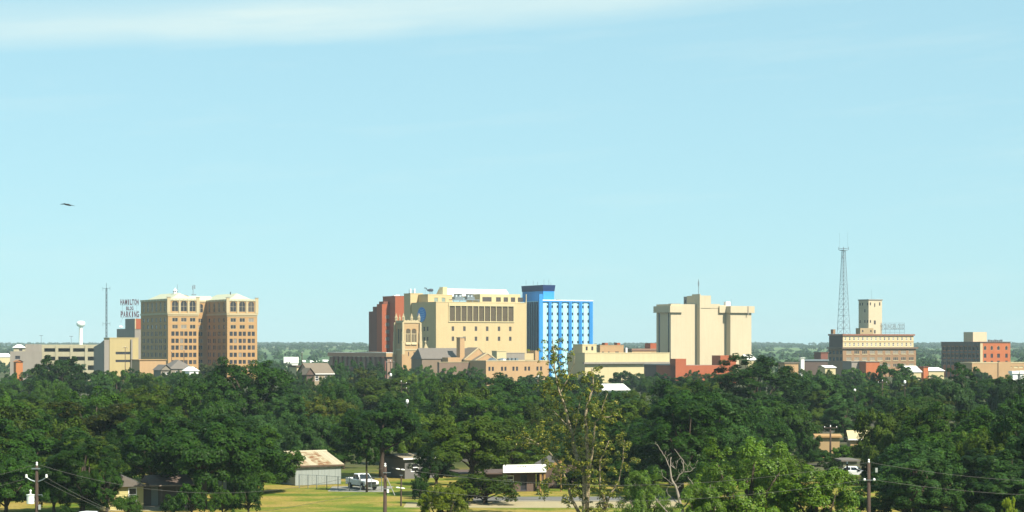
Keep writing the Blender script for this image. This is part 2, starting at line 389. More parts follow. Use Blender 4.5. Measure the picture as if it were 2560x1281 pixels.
BLDS = []
class Bld:
    def __init__(s, name, label, cat, px, d, theta=28.0, group=None):
        s.th = math.radians(theta); s.c, s.s = math.cos(s.th), math.sin(s.th)
        s.X0, s.Y0 = GX(px, d), d
        s.e = thing(name, label, cat, (s.X0, s.Y0, 0), s.th, group)
        s.rects = []; BLDS.append(s)
    def inside(s, X, Y, m=1.0):
        dx, dy = X - s.X0, Y - s.Y0
        x, y = dx * s.c + dy * s.s, -dx * s.s + dy * s.c
        return any(a - m < x < b + m and c - m < y < d + m for a, b, c, d in s.rects)
    def fx(s, px, y=0.0):
        t = (px - 1280) / F
        return (t * (s.Y0 + y * s.c) - s.X0 + y * s.s) / (s.c - t * s.s)
    def ly(s, px, x=0.0):
        t = (px - 1280) / F
        return (s.X0 + x * s.c - t * (s.Y0 + x * s.s)) / (s.s + t * s.c)
    def z(s, py, x=0.0, y=0.0):
        return CH + (HZ - py) * (s.Y0 + x * s.s + y * s.c) / F
    def part(s, name, g, mats, smooth=False): return obj(name, g, mats, s.e, smooth=smooth)
    def box(s, name, mt, x0, x1, y0, y1, z0, z1):
        return s.part(name, Geo().box(x0, x1, y0, y1, z0, z1), mt)
    def block(s, name, mt, x0, x1, y0, y1, z0, z1, front=(), left=(), dep=0.28, roof=None, cap=0.0, capm=None):
        """closed volume whose front (-y) and left (-x) walls have real openings; each opening gets a window part.
        openings: (u0, u1, za, zb, style, pane)"""
        g = Geo()
        s.rects.append((x0, x1, y0, y1))
        for side, ops in (('f', front), ('l', left)):
            a, b = (x0, x1) if side == 'f' else (y0, y1)
            def pt(u, dd, zz): return (u, y0 + dd, zz) if side == 'f' else (x0 + dd, u, zz)
            us = sorted({a, b} | {min(max(q, a), b) for o in ops for q in o[:2]})
            zs = sorted({z0, z1} | {min(max(q, z0), z1) for o in ops for q in o[2:4]})
            for i in range(len(us) - 1):
                for j in range(len(zs) - 1):
                    um, zm = (us[i] + us[i + 1]) / 2, (zs[j] + zs[j + 1]) / 2
                    if any(o[0] < um < o[1] and o[2] < zm < o[3] for o in ops): continue
                    g.quad(pt(us[i], 0, zs[j]), pt(us[i + 1], 0, zs[j]), pt(us[i + 1], 0, zs[j + 1]), pt(us[i], 0, zs[j + 1]))
            for o in ops:
                u0, u1, za, zb = o[:4]
                g.quad(pt(u0, 0, za), pt(u0, dep, za), pt(u0, dep, zb), pt(u0, 0, zb))
                g.quad(pt(u1, 0, za), pt(u1, 0, zb), pt(u1, dep, zb), pt(u1, dep, za))
                g.quad(pt(u0, 0, zb), pt(u0, dep, zb), pt(u1, dep, zb), pt(u1, 0, zb))
                g.quad(pt(u0, 0, za), pt(u1, 0, za), pt(u1, dep, za), pt(u0, dep, za))
        g.quad((x1, y0, z0), (x1, y1, z0), (x1, y1, z1), (x1, y0, z1))
        g.quad((x1, y1, z0), (x0, y1, z0), (x0, y1, z1), (x1, y1, z1))
        g.quad((x0, y0, z1), (x1, y0, z1), (x1, y1, z1), (x0, y1, z1), 1 if roof else 0)
        o_ = s.part(name, g, [mt, roof] if roof else [mt])
        for side, ops in (('f', front), ('l', left)):
            for o in ops:
                if len(o) < 5 or o[4] is None: continue
                u, zc = (o[0] + o[1]) / 2, (o[2] + o[3]) / 2
                me = window_mesh(o[1] - o[0] - 0.02, o[3] - o[2] - 0.02, o[4], o[5])
                wo = link('window', me, s.e, (u, y0 + 0.02, zc) if side == 'f' else (x0 + 0.02, u, zc), (0, 0, 0) if side == 'f' else (0, 0, -math.pi / 2))
                wo.scale = ((o[1] - o[0] - 0.02) / max(round(o[1] - o[0] - 0.02, 1), 0.3), 1, (o[3] - o[2] - 0.02) / max(round(o[3] - o[2] - 0.02, 1), 0.3))
        if cap:
            cg = Geo(); q = 0.12
            cg.box(x0 - q, x1 + q, y0 - q, y0 + 0.35, z1 + 0.003, z1 + cap); cg.box(x0 - q, x0 + 0.35, y0 + 0.351, y1 + q, z1 + 0.003, z1 + cap)
            cg.box(x1 - 0.35, x1 + q, y0 + 0.351, y1 + q, z1 + 0.003, z1 + cap); cg.box(x0 + 0.351, x1 - 0.351, y1 - 0.35, y1 + q, z1 + 0.003, z1 + cap)
            s.part('parapet', cg, capm or mt)
        return o_
def panes(k=None):
    r = rnd.random()
    return GLASS if r < 0.55 else GLASS2 if r < 0.85 else BLIND
def pr(u0, u1, za, zb, style='dark', pane=None): return (u0, u1, za, zb, style, pane or panes())
def hip(x0, x1, y0, y1, z0, z1, ins, mi=0, g=None, along='y'):
    g = g or Geo()
    if along == 'y':
        r = [((x0 + x1) / 2, y0 + ins, z1), ((x0 + x1) / 2, y1 - ins, z1)]
        g.add([(x0, y0, z0), (x1, y0, z0), (x1, y1, z0), (x0, y1, z0), *r], [(0, 1, 4), (1, 2, 5, 4), (2, 3, 5), (3, 0, 4, 5), (3, 2, 1, 0)], mi)
    else:
        r = [(x0 + ins, (y0 + y1) / 2, z1), (x1 - ins, (y0 + y1) / 2, z1)]
        g.add([(x0, y0, z0), (x1, y0, z0), (x1, y1, z0), (x0, y1, z0), *r], [(0, 1, 5, 4), (1, 2, 5), (2, 3, 4, 5), (3, 0, 4), (3, 2, 1, 0)], mi)
    return g
def lattice(height, wb, wt, legs, rl, rb, step):
    g = Geo()
    def cor(z):
        h = (wb + (wt - wb) * z / height) / 2
        if legs == 4: return [(-h, -h, z), (h, -h, z), (h, h, z), (-h, h, z)]
        return [(h * math.cos(a), h * math.sin(a), z) for a in (0.5, 0.5 + 2.094, 0.5 + 4.189)]
    for i in range(legs): g.tube([cor(0)[i], cor(height)[i]], rl, 5)
    z = 0; k = 0
    while z < height - 0.1:
        z2 = min(z + step * (wb + (wt - wb) * z / height) / wb + 0.6, height)
        a, b = cor(z), cor(z2)
        for i in range(legs):
            j = (i + 1) % legs
            g.tube([a[i], b[j]] if (k % 2) else [a[j], b[i]], rb, 4)
            if legs == 4: g.tube([a[j], b[i]] if (k % 2) else [a[i], b[j]], rb * 0.8, 4)
            g.tube([b[i], b[j]], rb, 4)
        z = z2; k += 1
    return g
FONT = None
def text_mesh(ch, size, depth, mt):
    cu = bpy.data.curves.new('glyph', 'FONT'); cu.body = ch; cu.size = size; cu.extrude = depth; cu.align_x = 'CENTER'
    cu.offset = size * 0.03
    to = bpy.data.objects.new('glyph', cu); COL.objects.link(to)
    dg = bpy.context.evaluated_depsgraph_get()
    me = bpy.data.meshes.new_from_object(to.evaluated_get(dg))
    bpy.data.objects.remove(to); bpy.data.curves.remove(cu)
    me.materials.clear(); me.materials.append(mt)
    return me

# ------------------------------------------------------------------ twin-winged tan tower
b = Bld('office_tower', 'tall tan brick tower with two wings, arched top windows and pale hipped roofs', 'building', 420, 1020)
W1, C1, W2 = b.fx(496), b.fx(568), b.fx(643)
D, CD = b.ly(352), None
zp, zc, z0 = b.z(748), b.z(781), 0.0
CD = D * 0.70
rowz = [(b.z(804.8), b.z(794.5)), (b.z(822.3), b.z(812)), (b.z(840), b.z(829)), (b.z(858), b.z(847)), (b.z(875), b.z(864)), (b.z(893.5), b.z(882.5)), (b.z(911), b.z(901)), (b.z(929), b.z(919))]
def wing_front(xa, xb, centers):
    ops = []
    ww = (xb - xa)
    for i, c in enumerate(centers):
        u = xa + ww * c
        ops.append(pr(u - 1.75, u + 1.75, b.z(779), b.z(752.5), 'arch', GLASS if rnd.random() < .7 else GLASS2))
        for k, (za, zb) in enumerate(rowz):
            if k < 2: ops.append(pr(u - 1.55, u + 1.55, za, zb, 'pair'))
            else:
                for s in (-1, 1): ops.append(pr(u + s * 1.12 - 0.86, u + s * 1.12 + 0.86, za, zb, 'dark'))
    return ops
def side_ops(ya, yb, n):
    ops = []
    for i in range(n):
        u = ya + (yb - ya) * (i + 0.5) / n
        ops.append(pr(u - 1.35, u + 1.35, b.z(779), b.z(754), 'arch', GLASS))
        for k, (za, zb) in enumerate(rowz):
            if k < 2: ops.append(pr(u - 1.3, u + 1.3, za, zb, 'dark'))
            else:
                for s in (-1, 1): ops.append(pr(u + s * 1.2 - 0.8, u + s * 1.2 + 0.8, za, zb, 'dark'))
    return ops
b.block('left_wing', TAN, 0, W1, 0, D, 0, zp - 0.8, wing_front(0, W1, (0.23, 0.52, 0.81)), side_ops(1.5, D - 1.5, 6))
b.block('right_wing', TAN, C1, W2, 0, D, 0, zp - 0.8, wing_front(C1, W2, (0.20, 0.50, 0.80)), side_ops(1.0, CD - 0.5, 4))
co = []
for u in (W1 + (C1 - W1) * 0.22, W1 + (C1 - W1) * 0.50, W1 + (C1 - W1) * 0.78):
    co.append(pr(u - 1.5, u + 1.5, b.z(779), b.z(756), 'arch', GLASS))
    for k, (za, zb) in enumerate(rowz): co.append(pr(u - 1.2, u + 1.2, za, zb, 'pair'))
b.block('court_block', TAN, W1 + 0.01, C1 - 0.01, CD, D - 0.01, 0, zp - 0.82, co)
# stone bands, pilasters, corner piers, parapets
for nm, xa, xb in (('left', 0, W1), ('right', C1, W2)):
    g = Geo()
    g.box(xa - 0.35, xb + 0.35, -0.35, -0.003, zc - 1.2, zc - 0.25); g.box(xa - 0.2, xb + 0.2, -0.2, -0.004, b.z(790.5), b.z(788.5))
    g.box(xa - 0.35, xa - 0.003, 0, (D if nm == 'left' else CD) , zc - 1.2, zc - 0.25)
    b.part('cornice', g, TANS)
    for c in ((0.02, 0.375, 0.665, 0.98) if nm == 'left' else (0.02, 0.35, 0.65, 0.98)):
        u = xa + (xb - xa) * c
        big = c in (0.02, 0.98)
        gw = 0.85 if big else 0.5
        b.part('pilaster', Geo().box(u - gw, u + gw, -0.45, -0.005, zc - 0.24, b.z(743.5) if big else zp - 0.9), TANS)
        if big: b.part('pier_cap', Geo().box(u - gw - .12, u + gw + .12, -0.6, 0.55, b.z(743.5) + .003, b.z(742.3)), CONC)
    dd = D if nm == 'left' else CD
    g = Geo(); g.box(xa - 0.3, xb + 0.3, -0.3, 0.1, zp - 0.8 + 0.004, zp + 0.25); g.box(xa - 0.3, xa + 0.1, 0.101, dd, zp - 0.8 + 0.004, zp + 0.25)
    b.part('parapet', g, TANS)
    for k in range(8):
        u = xa + (xb - xa) * (k + 0.5) / 8
        b.part('parapet_panel', Geo().box(u - 0.85, u + 0.85, -0.38, -0.303, zp - 0.55, zp + 0.1), PALEG)
    for k in range(9 if nm == 'left' else 6):
        n = 9 if nm == 'left' else 6
        u = dd * (k + 0.5) / n
        b.part('parapet_panel', Geo().box(xa - 0.38, xa - 0.303, u - 1.0, u + 1.0, zp - 0.55, zp + 0.1), PALEG)
b.part('parapet', Geo().box(W1 + .31, C1 - .31, CD - 0.3, CD + 0.1, zp - 0.81, zp + 0.15), TANS)
g = hip(0.8, W1 - 0.3, 0.8, D - 0.8, zp - 0.6, b.z(731.5), 6.5)
b.part('roof', g, PALEG)
g = hip(C1 + 0.5, W2 - 0.8, 0.8, D - 0.8, zp - 0.6, b.z(731.0), 6.5)
b.part('roof', g, PALEG)
g = hip(W1 - 6, C1 + 6, CD + 1, D - 1, zp - 0.61, b.z(735), 1.5, along='x')
b.part('roof', g, PALEG)
g = Geo().prism([(W1 + 1.0, b.z(737)), (W1 + 3.2, b.z(733)), (W1 + 5.2, b.z(736)), (W1 + 7.5, b.z(747)), (W1 + 6.0, b.z(747))], 1, CD - 0.5, CD + 1.2)
b.part('stair_hood', g, mat('rusty_tile', (0.42, 0.19, 0.10), 0.9, 0.15, 1))
xc, yc = b.fx(438, 14), 14.0
g = Geo().lathe([(1.15, b.z(733)), (1.15, b.z(730.5)), (0.95, b.z(730)), (0.95, b.z(725.5)), (1.15, b.z(725)), (0.9, b.z(723)), (0.35, b.z(721)), (0.05, b.z(717))], 12, 0, (xc, yc))
for k in range(6):
    a = k * math.pi / 3 + 0.3
    g.box(xc + .9 * math.cos(a) - .2, xc + .9 * math.cos(a) + .2, yc + .9 * math.sin(a) - .2, yc + .9 * math.sin(a) + .2, b.z(729.5), b.z(726), 1)
b.part('cupola', g, [WPAINT, DSTEEL])
g = Geo().tube([(b.fx(443.5, 14), 14, b.z(733)), (b.fx(443.5, 14), 14, b.z(709))], 0.10, 5)
b.part('roof_mast', g, STEEL)
ax = b.fx(483, 20)
g = Geo().tube([(ax, 20, b.z(736)), (ax, 20, b.z(708))], 0.17, 5)
g.box(ax - 0.5, ax - 0.15, 19.8, 20.2, b.z(721), b.z(711)); g.box(ax + 0.5, ax + 1.1, 19.8, 20.2, b.z(719), b.z(709)); g.tube([(ax - .4, 20, b.z(716)), (ax + .8, 20, b.z(716))], .07, 4)
g.box(ax - 0.7, ax + 1.5, 19.5, 20.5, b.z(735), b.z(732.5))
b.part('antenna_mast', g, [MIDST])
g = Geo().tube([(b.fx(576, 10), 10, b.z(734)), (b.fx(576, 10), 10, b.z(727))], 0.25, 6)
b.part('vent_pipe', g, DSTEEL)

# ------------------------------------------------------------------ sign tower with scaffold letters
b = Bld('elevator_block', 'grey and red brick block carrying the rooftop parking sign', 'building', 337, 1100)
x1 = b.fx(372)
b.block('tower_wall', CONC, 0, x1, 0, b.ly(313), 0, b.z(797))
b.box('red_wall_face', REDB, 0.6, x1 - 0.2, -0.25, -0.004, b.z(823), b.z(797.5))
b.box('corner_strip', TANS, -0.02, 0.58, -0.2, -0.005, b.z(823), b.z(797.5))
b.block('lower_wall', CONC, 0.2, x1, b.ly(313) + .01, b.ly(291), 0, b.z(822))
def sign_letters(parent, rows, d, mt, name='letter'):
    for word, pxa, pxb, pyt, pyb in rows:
        n = len(word); H = (pyb - pyt) * d / F; Wd = (pxb - pxa) * d / F
        for i, ch in enumerate(word):
            me = text_mesh(ch, H / 0.70, 0.09, mt)
            xs = [v.co.x for v in me.vertices]
            lw = max(xs) - min(xs); cell = Wd / n
            sx = min(1.0, cell * 0.86 / max(lw, 0.01)) if ch != 'I' else 0.8
            o = link(name, me, parent, None, (math.pi / 2, 0, 0))
            o.scale = (sx, 1, 1)
            px = pxa + (pxb - pxa) * (i + 0.5) / n
            o.location = Vector((GX(px, d), d, ZZ(pyb, d))) - parent.location
sg = thing('rooftop_sign', 'dark red scaffold letters reading HAMILTON BLDG PARKING above the grey block', 'sign', P(324, 797, 1103))
sign_letters(sg, [('HAMILTON', 300.5, 347, 749, 762), ('BLDG', 315, 334, 767, 775.5), ('PARKING', 301, 348, 779, 793)], 1103, SIGNL)
g = Geo()
for px in (306, 318, 330, 342):
    a = P(px, 797, 1103.4) - sg.location; c = P(px, 749, 1103.4) - sg.location
    g.tube([a, c], 0.06, 4)
for py in (764, 777, 795):
    g.tube([P(301, py, 1103.4) - sg.location, P(347, py, 1103.4) - sg.location], 0.05, 4)
g.tube([P(306, 795, 1103.4) - sg.location, P(302, 800, 1103.4) - sg.location + Vector((0, 0, -1.5))], 0.06, 4)
obj('scaffold', g, MIDST, sg)
ds = thing('satellite_dish', 'white satellite dish on the lower roof of the sign block', 'dish', P(302, 822, 1112))
g = Geo().lathe([(0.05, 0.9), (0.7, 1.05), (1.15, 1.45), (1.05, 1.5), (0.6, 1.2), (0.04, 1.05)], 14)
obj('bowl', g, WPAINT, ds, rot=(0.5, 0.3, 0))
obj('stand', Geo().tube([(0, 0, 0), (0, 0, 1.0)], 0.12, 6), STEEL, ds)

# ------------------------------------------------------------------ parking garage
b = Bld('parking_garage', 'long olive concrete parking garage with dark open deck slots', 'building', 104, 985, 12.0)
xe = b.fx(252)
zt = [b.z(p) for p in (862, 871, 880, 892, 902, 914)]
cols_px = [107, 142, 179, 216, 252]
g = Geo()
dk = 20.0
for za, zb in ((zt[1], zt[0]), (zt[3], zt[2]), (zt[5], zt[4])): b.part('spandrel', Geo().box(0, xe, 0, 0.5, za, zb), OLIVE)
b.part('spandrel', Geo().box(0, xe, 0, 0.5, 0, b.z(926)), OLIVE)
for p in cols_px: u = b.fx(p); b.part('column', Geo().box(u - 0.7, u + 0.7, -0.35, 0.9, 0, zt[0] - 0.4), OLIVE)
for za in (zt[1] + .2, zt[3] + .2, zt[5] + .2): b.part('deck', Geo().box(0.1, xe - 0.1, 0.51, dk, za - 0.3, za), CONC)
b.part('rear_wall', Geo().box(0, xe, dk, dk + 0.5, 0, zt[0]), CONC)
b.part('end_wall', Geo().box(-0.5, -0.01, 0, dk + 0.5, 0, zt[0] - .2), CONC)
b.part('handrail', Geo().tube([(0.3, 0.25, zt[0] + 0.7), (xe - 0.3, 0.25, zt[0] + 0.7)], 0.07, 4), MIDST)
b2 = Bld('stair_tower', 'white-capped concrete stair tower at the left end of the garage', 'building', 34, 975, 12.0)
xs = b2.fx(63)
b2.block('tower_wall', OLIVE, 0, xs, 0, 6, 0, b2.z(870), [(b2.fx(48), b2.fx(56), b2.z(878), b2.z(873), 'dark', GLASS2)])
b2.part('cap_roof', hip(-0.7, xs + 0.3, -0.7, 6.7, b2.z(869.5), b2.z(862), 2.2, along='x'), WHITE)
b2.block('base_block', CONC, -1.6, b2.fx(105), -3, -0.01, 0, b2.z(879), [(b2.fx(38, -3), b2.fx(50, -3), b2.z(898), b2.z(890), 'dark', GLASS)])
b2.box('link_wall', CONC, xs + .01, b2.fx(104), 1, 3, 0, b2.z(861))
b3 = Bld('garage_block', 'cream corner block of the garage with two dark horizontal slots', 'building', 274, 950)
xg = b3.fx(346)
b3.block('block_wall', mat('garage_cream', (0.55, 0.43, 0.20), 0.85, 0.07, 0.3, 0.08), 0, xg, 0, b3.ly(260), 0, b3.z(847), [(b3.fx(289), b3.fx(326), b3.z(886.5), b3.z(880), 'bare', GLASS), (b3.fx(289), b3.fx(326), b3.z(906), b3.z(900), 'bare', GLASS)], cap=0.5, dep=0.28)
u = b3.fx(328)
b3.part('fin', Geo().box(u - 0.35, u + 0.35, -1.0, -0.004, 0, b3.z(849)), CONC)
g = Geo().prism([(b3.ly(274) + .3, 0), (b3.ly(247), 0), (b3.ly(247), b3.z(868)), (b3.ly(262), b3.z(860)), (.3, b3.z(850))], 0, -2.5, -0.01)
b3.part('ramp_wall', g, CONC)
for px_, t_ in ((103, 840), (178, 842)):
    s_ = thing('deck_light', 'thin lamp post on the garage roof, the %s one' % ('left' if px_ < 150 else 'right'), 'lamp post', (GX(px_, 990), 990, 0))
    obj('pole', Geo().tube([(0, 0, 16.5), (0, 0, ZZ(t_, 990))], 0.12, 5), MIDST, s_)
    obj('lamp_head', Geo().box(-0.9, 0.9, -.2, .2, ZZ(t_, 990) + .002, ZZ(t_, 990) + 0.25), MIDST, s_)
ms = thing('radio_mast', 'slim dark lattice radio mast rising behind the cream garage block', 'mast', (GX(266, 1060), 1060, 0))
hm = ZZ(722, 1060)
obj('lattice', lattice(hm, 1.1, 0.9, 3, 0.10, 0.06, 1.6), DSTEEL, ms)
obj('whip_antenna', Geo().tube([(0, 0, hm), (0, 0, ZZ(708, 1060))], 0.10, 4), DSTEEL, ms)
for py in (722, 810): obj('antenna_arm', Geo().tube([(-1.9, 0, ZZ(py, 1060)), (1.9, 0, ZZ(py, 1060) + .2)], 0.07, 4).tube([(-1.9, 0, ZZ(py, 1060) - 1.2), (-1.9, 0, ZZ(py, 1060) + 1)], .06, 4).tube([(1.9, 0, ZZ(py, 1060) - 1), (1.9, 0, ZZ(py, 1060) + 1)], .06, 4), DSTEEL, ms)
wt = thing('water_tower', 'white water tower with a round bulb on a fluted column, far left', 'water tower', (GX(202, 3000), 3000, 0))
wt.location.z = ground_z(wt.location.x, 3000)
zz = lambda py: ZZ(py, 3000) - wt.location.z
obj('column', Geo().lathe([(5.0, 0), (2.9, 5), (2.7, zz(820)), (3.2, zz(817))], 20), WHITE, wt, smooth=True)
obj('bulb', Geo().lathe([(3.0, zz(817.5)), (5.6, zz(815)), (6.4, zz(811)), (6.4, zz(808)), (5.6, zz(805)), (3.6, zz(803.2)), (0.4, zz(802.6))], 24), WPAINT, wt, smooth=True)

# ------------------------------------------------------------------ red brick tower
b = Bld('brick_tower', 'dark red brick tower with a stepped roofline left of the church tower', 'building', 988, 1030)
zt = b.z(742)
b.block('main_wall', REDB, 0, b.fx(1013), 0, b.ly(957), 0, zt, cap=0.4, roof=WHITE)
yw = b.ly(974)
g0, yb_ = -b.fx(988), b.ly(924, 0)
xw = b.fx(955, yw)
ops = [(xw + 0.5 * (b.fx(974, yw) - xw) - 0.2, xw + 0.5 * (b.fx(974, yw) - xw) + 2.0, b.z(p + 5), b.z(p - 4), 'bare', BLIND) for p in (792, 811, 829, 847, 866)]
b.block('wing_wall', REDB, xw, -0.01, yw, b.ly(942, xw), 0, b.z(760), ops)
b.block('step_wall', REDD, xw + .01, -0.02, b.ly(942, xw) + .01, b.ly(932, xw), 0, b.z(766))
b.block('step_wall', REDD, xw + .01, -0.02, b.ly(932, xw) + .01, b.ly(922, xw), 0, b.z(778))
b.box('roof_hut', REDD, xw + 0.8, -0.5, b.ly(955, xw), b.ly(944, xw), b.z(760) + .003, b.z(753.5))
b.box('roof_unit', WPAINT, 1.2, 3.0, 4, 6, zt + .003, b.z(738.5))
b.box('roof_unit', WPAINT, b.fx(1000), b.fx(1009), 5, 9, zt + .003, b.z(737))

b = Bld('low_brown_building', 'long low building with a brown fascia left of the church', 'building', 966, 960)
b.block('wall', mat('brown_brick_wall', (.34, .22, .16), .9, .12, .3), 0.8, b.fx(986) - .4, 0.8, b.ly(820), 0, b.z(894))
b.box('fascia', PEACH, -0.2, b.fx(987), -0.2, 0.79, b.z(892.5), b.z(883))
b.box('fascia', mat('brown_fascia', (0.56, 0.32, 0.21), 0.85, 0.12, .4), -0.2, 0.79, 0.8, b.ly(820), b.z(893), b.z(883))
b.box('roof', WHITE, -0.3, b.fx(987) + .1, -0.3, b.ly(820) + .2, b.z(883) + .003, b.z(882))
b.part('pitched_roof', Geo().prism([(6, b.z(882) + .01), (40, b.z(882) + .01), (26, b.z(880))], 0, 0.5, 6), TAUPE)
for k in range(12): u = 2 + k * (b.ly(822) - 2) / 12; b.part('column', Geo().box(-0.1, 0.5, u - .4, u + .4, 0, b.z(893) - .003), REDD)

# ------------------------------------------------------------------ big cream telephone building
b = Bld('telephone_building', 'big cream brick block with a blue globe emblem and a band of tall louvres', 'building', 1090, 975)
xe, D = b.fx(1315), b.ly(1029)
zt = b.z(756)
fo = []
for pc in (1132.2, 1161, 1189.8, 1218, 1247.5, 1275.6):
    for (a, c) in ((827.6, 816.2), (852.6, 841.8)):
        fo.append((b.fx(pc - 3.1), b.fx(pc + 3.1), b.z(a), b.z(c), 'dark', GLASS2))
for k in range(11):
    p0 = 1123 + 14.65 * k
    fo.append((b.fx(p0 + 1.0), b.fx(p0 + 13.9), b.z(803), b.z(765), 'bare', LOUV))
lo = []
for pc in (1052, 1060.6, 1069):
    for (a, c) in ((827.6, 817), (852.6, 843)): lo.append((b.ly(pc + 1.9), b.ly(pc - 1.9), b.z(a), b.z(c), 'dark', GLASS2))
b.block('main_wall', CREAM, 0, xe, 0, D, 0, zt, fo, lo, dep=0.6)
g = Geo()
xa, xb = b.fx(1121), b.fx(1286)
g.box(xa, xb, -0.35, -0.004, b.z(765) + .02, b.z(757.5)); g.box(xa, xb, -0.35, -0.004, b.z(805.5), b.z(803) - .02)
b.part('louvre_surround', g, CREAM2)
for k in range(12): u = b.fx(1123 + 14.65 * k - 0.2); b.part('fin', Geo().box(u - 0.17, u + 0.17, -0.30, -0.005, b.z(803), b.z(765)), CREAM2)
b.part('parapet', Geo().box(-0.1, xe + 0.1, -0.12, 0.4, zt + .003, b.z(754.6)).box(-0.1, 0.3, 0.401, D, zt + .003, b.z(754.8)), CREAM2)
b.part('corner_strip', Geo().box(xe + .003, xe + 0.3, -0.1, 0.5, 0, b.z(733)), CREAM2)
# globe emblem on the shaded left wall
eb, ey, ez = b.z(785.5), (b.ly(1045) + b.ly(1065)) / 2, None
ry, rz_ = abs(b.ly(1045) - b.ly(1065)) / 2, (b.z(767) - b.z(804)) / 2
g = Geo()
n = 36
g.prism([(ey + ry * math.cos(2 * math.pi * k / n), eb + rz_ * math.sin(2 * math.pi * k / n)) for k in range(n)], 0, -0.22, -0.004)
em = b.part('globe_emblem', g, LBLUE)
for k in range(6):                                             # curved lighter bands wrapping the globe
    zc_ = eb + rz_ * (0.72 - 0.30 * k)
    hw = ry * math.sqrt(max(0.05, 1 - ((zc_ - eb) / rz_) ** 2)) * 0.86
    pts_t, pts_b = [], []
    for j in range(13):
        q = -1 + 2 * j / 12
        sag = -0.55 * rz_ * 0.30 * (1 - q * q)
        th = 0.085 * rz_ * (1 - abs(q) ** 3) * (1.2 - 0.5 * (q * 0.5 + 0.5))
        pts_t.append((ey + hw * q, zc_ + sag + th)); pts_b.append((ey + hw * q, zc_ + sag - th))
    g = Geo()
    for j in range(12):
        g.add([(-0.26, *pts_b[j]), (-0.26, *pts_b[j + 1]), (-0.26, *pts_t[j + 1]), (-0.26, *pts_t[j]),
               (-0.223, *pts_b[j]), (-0.223, *pts_b[j + 1]), (-0.223, *pts_t[j + 1]), (-0.223, *pts_t[j])],
              [(3, 2, 1, 0), (0, 1, 5, 4), (2, 3, 7, 6)])
    obj('emblem_stripe', g, LBLUE2, em)
# rooftop volumes
yp = D * 0.62
pxs = b.fx(1070, yp)
b.block('rooftop_block', CREAM, pxs, b.fx(1131, yp), yp, D + 6, zt + .002, b.z(737, 0, yp), [(b.fx(1085.5, yp), b.fx(1095, yp), b.z(754, 0, yp), b.z(744, 0, yp), 'bare', mat('pale_window', (0.30, 0.37, 0.31), .4, .1)), (b.fx(1104, yp), b.fx(1113.5, yp), b.z(754, 0, yp), b.z(744, 0, yp), 'bare', MATS['pale_window'])], cap=0.3, capm=CREAM2, roof=WHITE)
yt = D + 0.3
xtl = b.fx(1026, yt)
b.block('tall_rear_block', CREAM, xtl, b.fx(1057, yt), yt, b.ly(1010, xtl), 0, b.z(735, 0, yt), cap=0.3)
b.box('recess_wall', CREAM, b.fx(1057, yt) + .01, pxs + 2, D + 6.01, D + 9, 0, b.z(738, 0, D))
b.box('rooftop_unit', DSTEEL, b.fx(1052, D - 2), b.fx(1057, D - 2), D - 2, D - .5, zt + .003, b.z(747, 0, D))
yc = yp + 3
g = Geo().box(b.fx(1107, yc), b.fx(1118, yc), yc, yc + 4, b.z(737, 0, yp) + .01, b.z(717, 0, yc))
b.part('chimney', g, CREAM2)
g = Geo(); yr = yp + 4
za, zb = b.z(741, 0, yr), b.z(720.5, 0, yr + 6)
g.add([(b.fx(1118, yr), yr, za), (xe + 2.0, yr, b.z(735, 0, yr)), (b.fx(1290, yr), yr + 9, b.z(733.5, 0, yr + 9)), (b.fx(1265, yr + 9), yr + 9, zb), (b.fx(1118, yr + 9), yr + 9, zb), (b.fx(1118, yr), yr + 18, za), (xe + 2.0, yr + 18, za)],
      [(0, 1, 3, 4), (1, 6, 3), (6, 5, 4, 3), (5, 0, 4), (0, 5, 6, 1)])
b.part('white_roof', g, WHITE)
b.part('roof_gable_wall', Geo().add([(b.fx(1118, yr) - .3, yr + 1, zt), (b.fx(1118, yr) - .3, yr + 17, zt), (b.fx(1118, yr) - .3, yr + 9, zb)], [(0, 2, 1)]), CREAM)
yq = 6.0
po = [(b.fx(a, yq), b.fx(c, yq), b.z(753, 0, yq), b.z(741.5, 0, yq), 'bare', GLASS2) for a, c in ((1206, 1229), (1240, 1252), (1259, 1270), (1277, 1288), (1294.5, 1307.5))]
b.block('penthouse', CREAM2, b.fx(1200, yq), xe - 0.01, yq, yr - .02, zt + .002, b.z(733.5, 0, yq), po, dep=0.9)
for pa, pb in ((1137, 1159), (1168, 1187)):
    g = Geo(); u0, u1 = b.fx(pa, 4), b.fx(pb, 4)
    g.box(u0, u1, 4, 7, b.z(748), b.z(741)); g.lathe([(1.2, b.z(741) + .002), (1.0, b.z(737)), (1.3, b.z(733.5))], 12, 0, ((u0 * .72 + u1 * .28), 5.5)); g.lathe([(1.2, b.z(741) + .002), (1.0, b.z(737)), (1.3, b.z(733.5))], 12, 0, ((u0 * .28 + u1 * .72), 5.5))
    b.part('cooling_unit', g, STEEL)
g = Geo().box(b.fx(1131, 3.4), b.fx(1200, 3.4), 3.4, 7.4, b.z(749.5), b.z(748) - .003)
for p in (1134, 1150, 1166, 1182, 1197): u = b.fx(p, 3.5); g.box(u - .12, u + .12, 3.5, 3.75, zt, b.z(749.5))
b.part('equipment_platform', g, MIDST)
u0 = b.fx(1072, D - 4)
un = thing('rooftop_duct_unit', 'dark rounded rooftop unit on thin legs with a bent neck pipe', 'roof unit', (0, 0, 0))
zr = b.z(738, 0, yp)
wl = lambda px, py: Vector((GX(px, 1005), 1005, ZZ(py, 1005)))
g = Geo().tube([wl(1068.5, 726.5), wl(1071, 726.3), wl(1076, 725.8), wl(1081, 726), wl(1083, 727.5)], [0.35, 0.62, 0.8, 0.78, 0.3], 10)
un.location = wl(1075, 735)
for v in range(len(g.v)): g.v[v] = tuple(Vector(g.v[v]) - un.location)
obj('drum', g, DSTEEL, un, smooth=True)
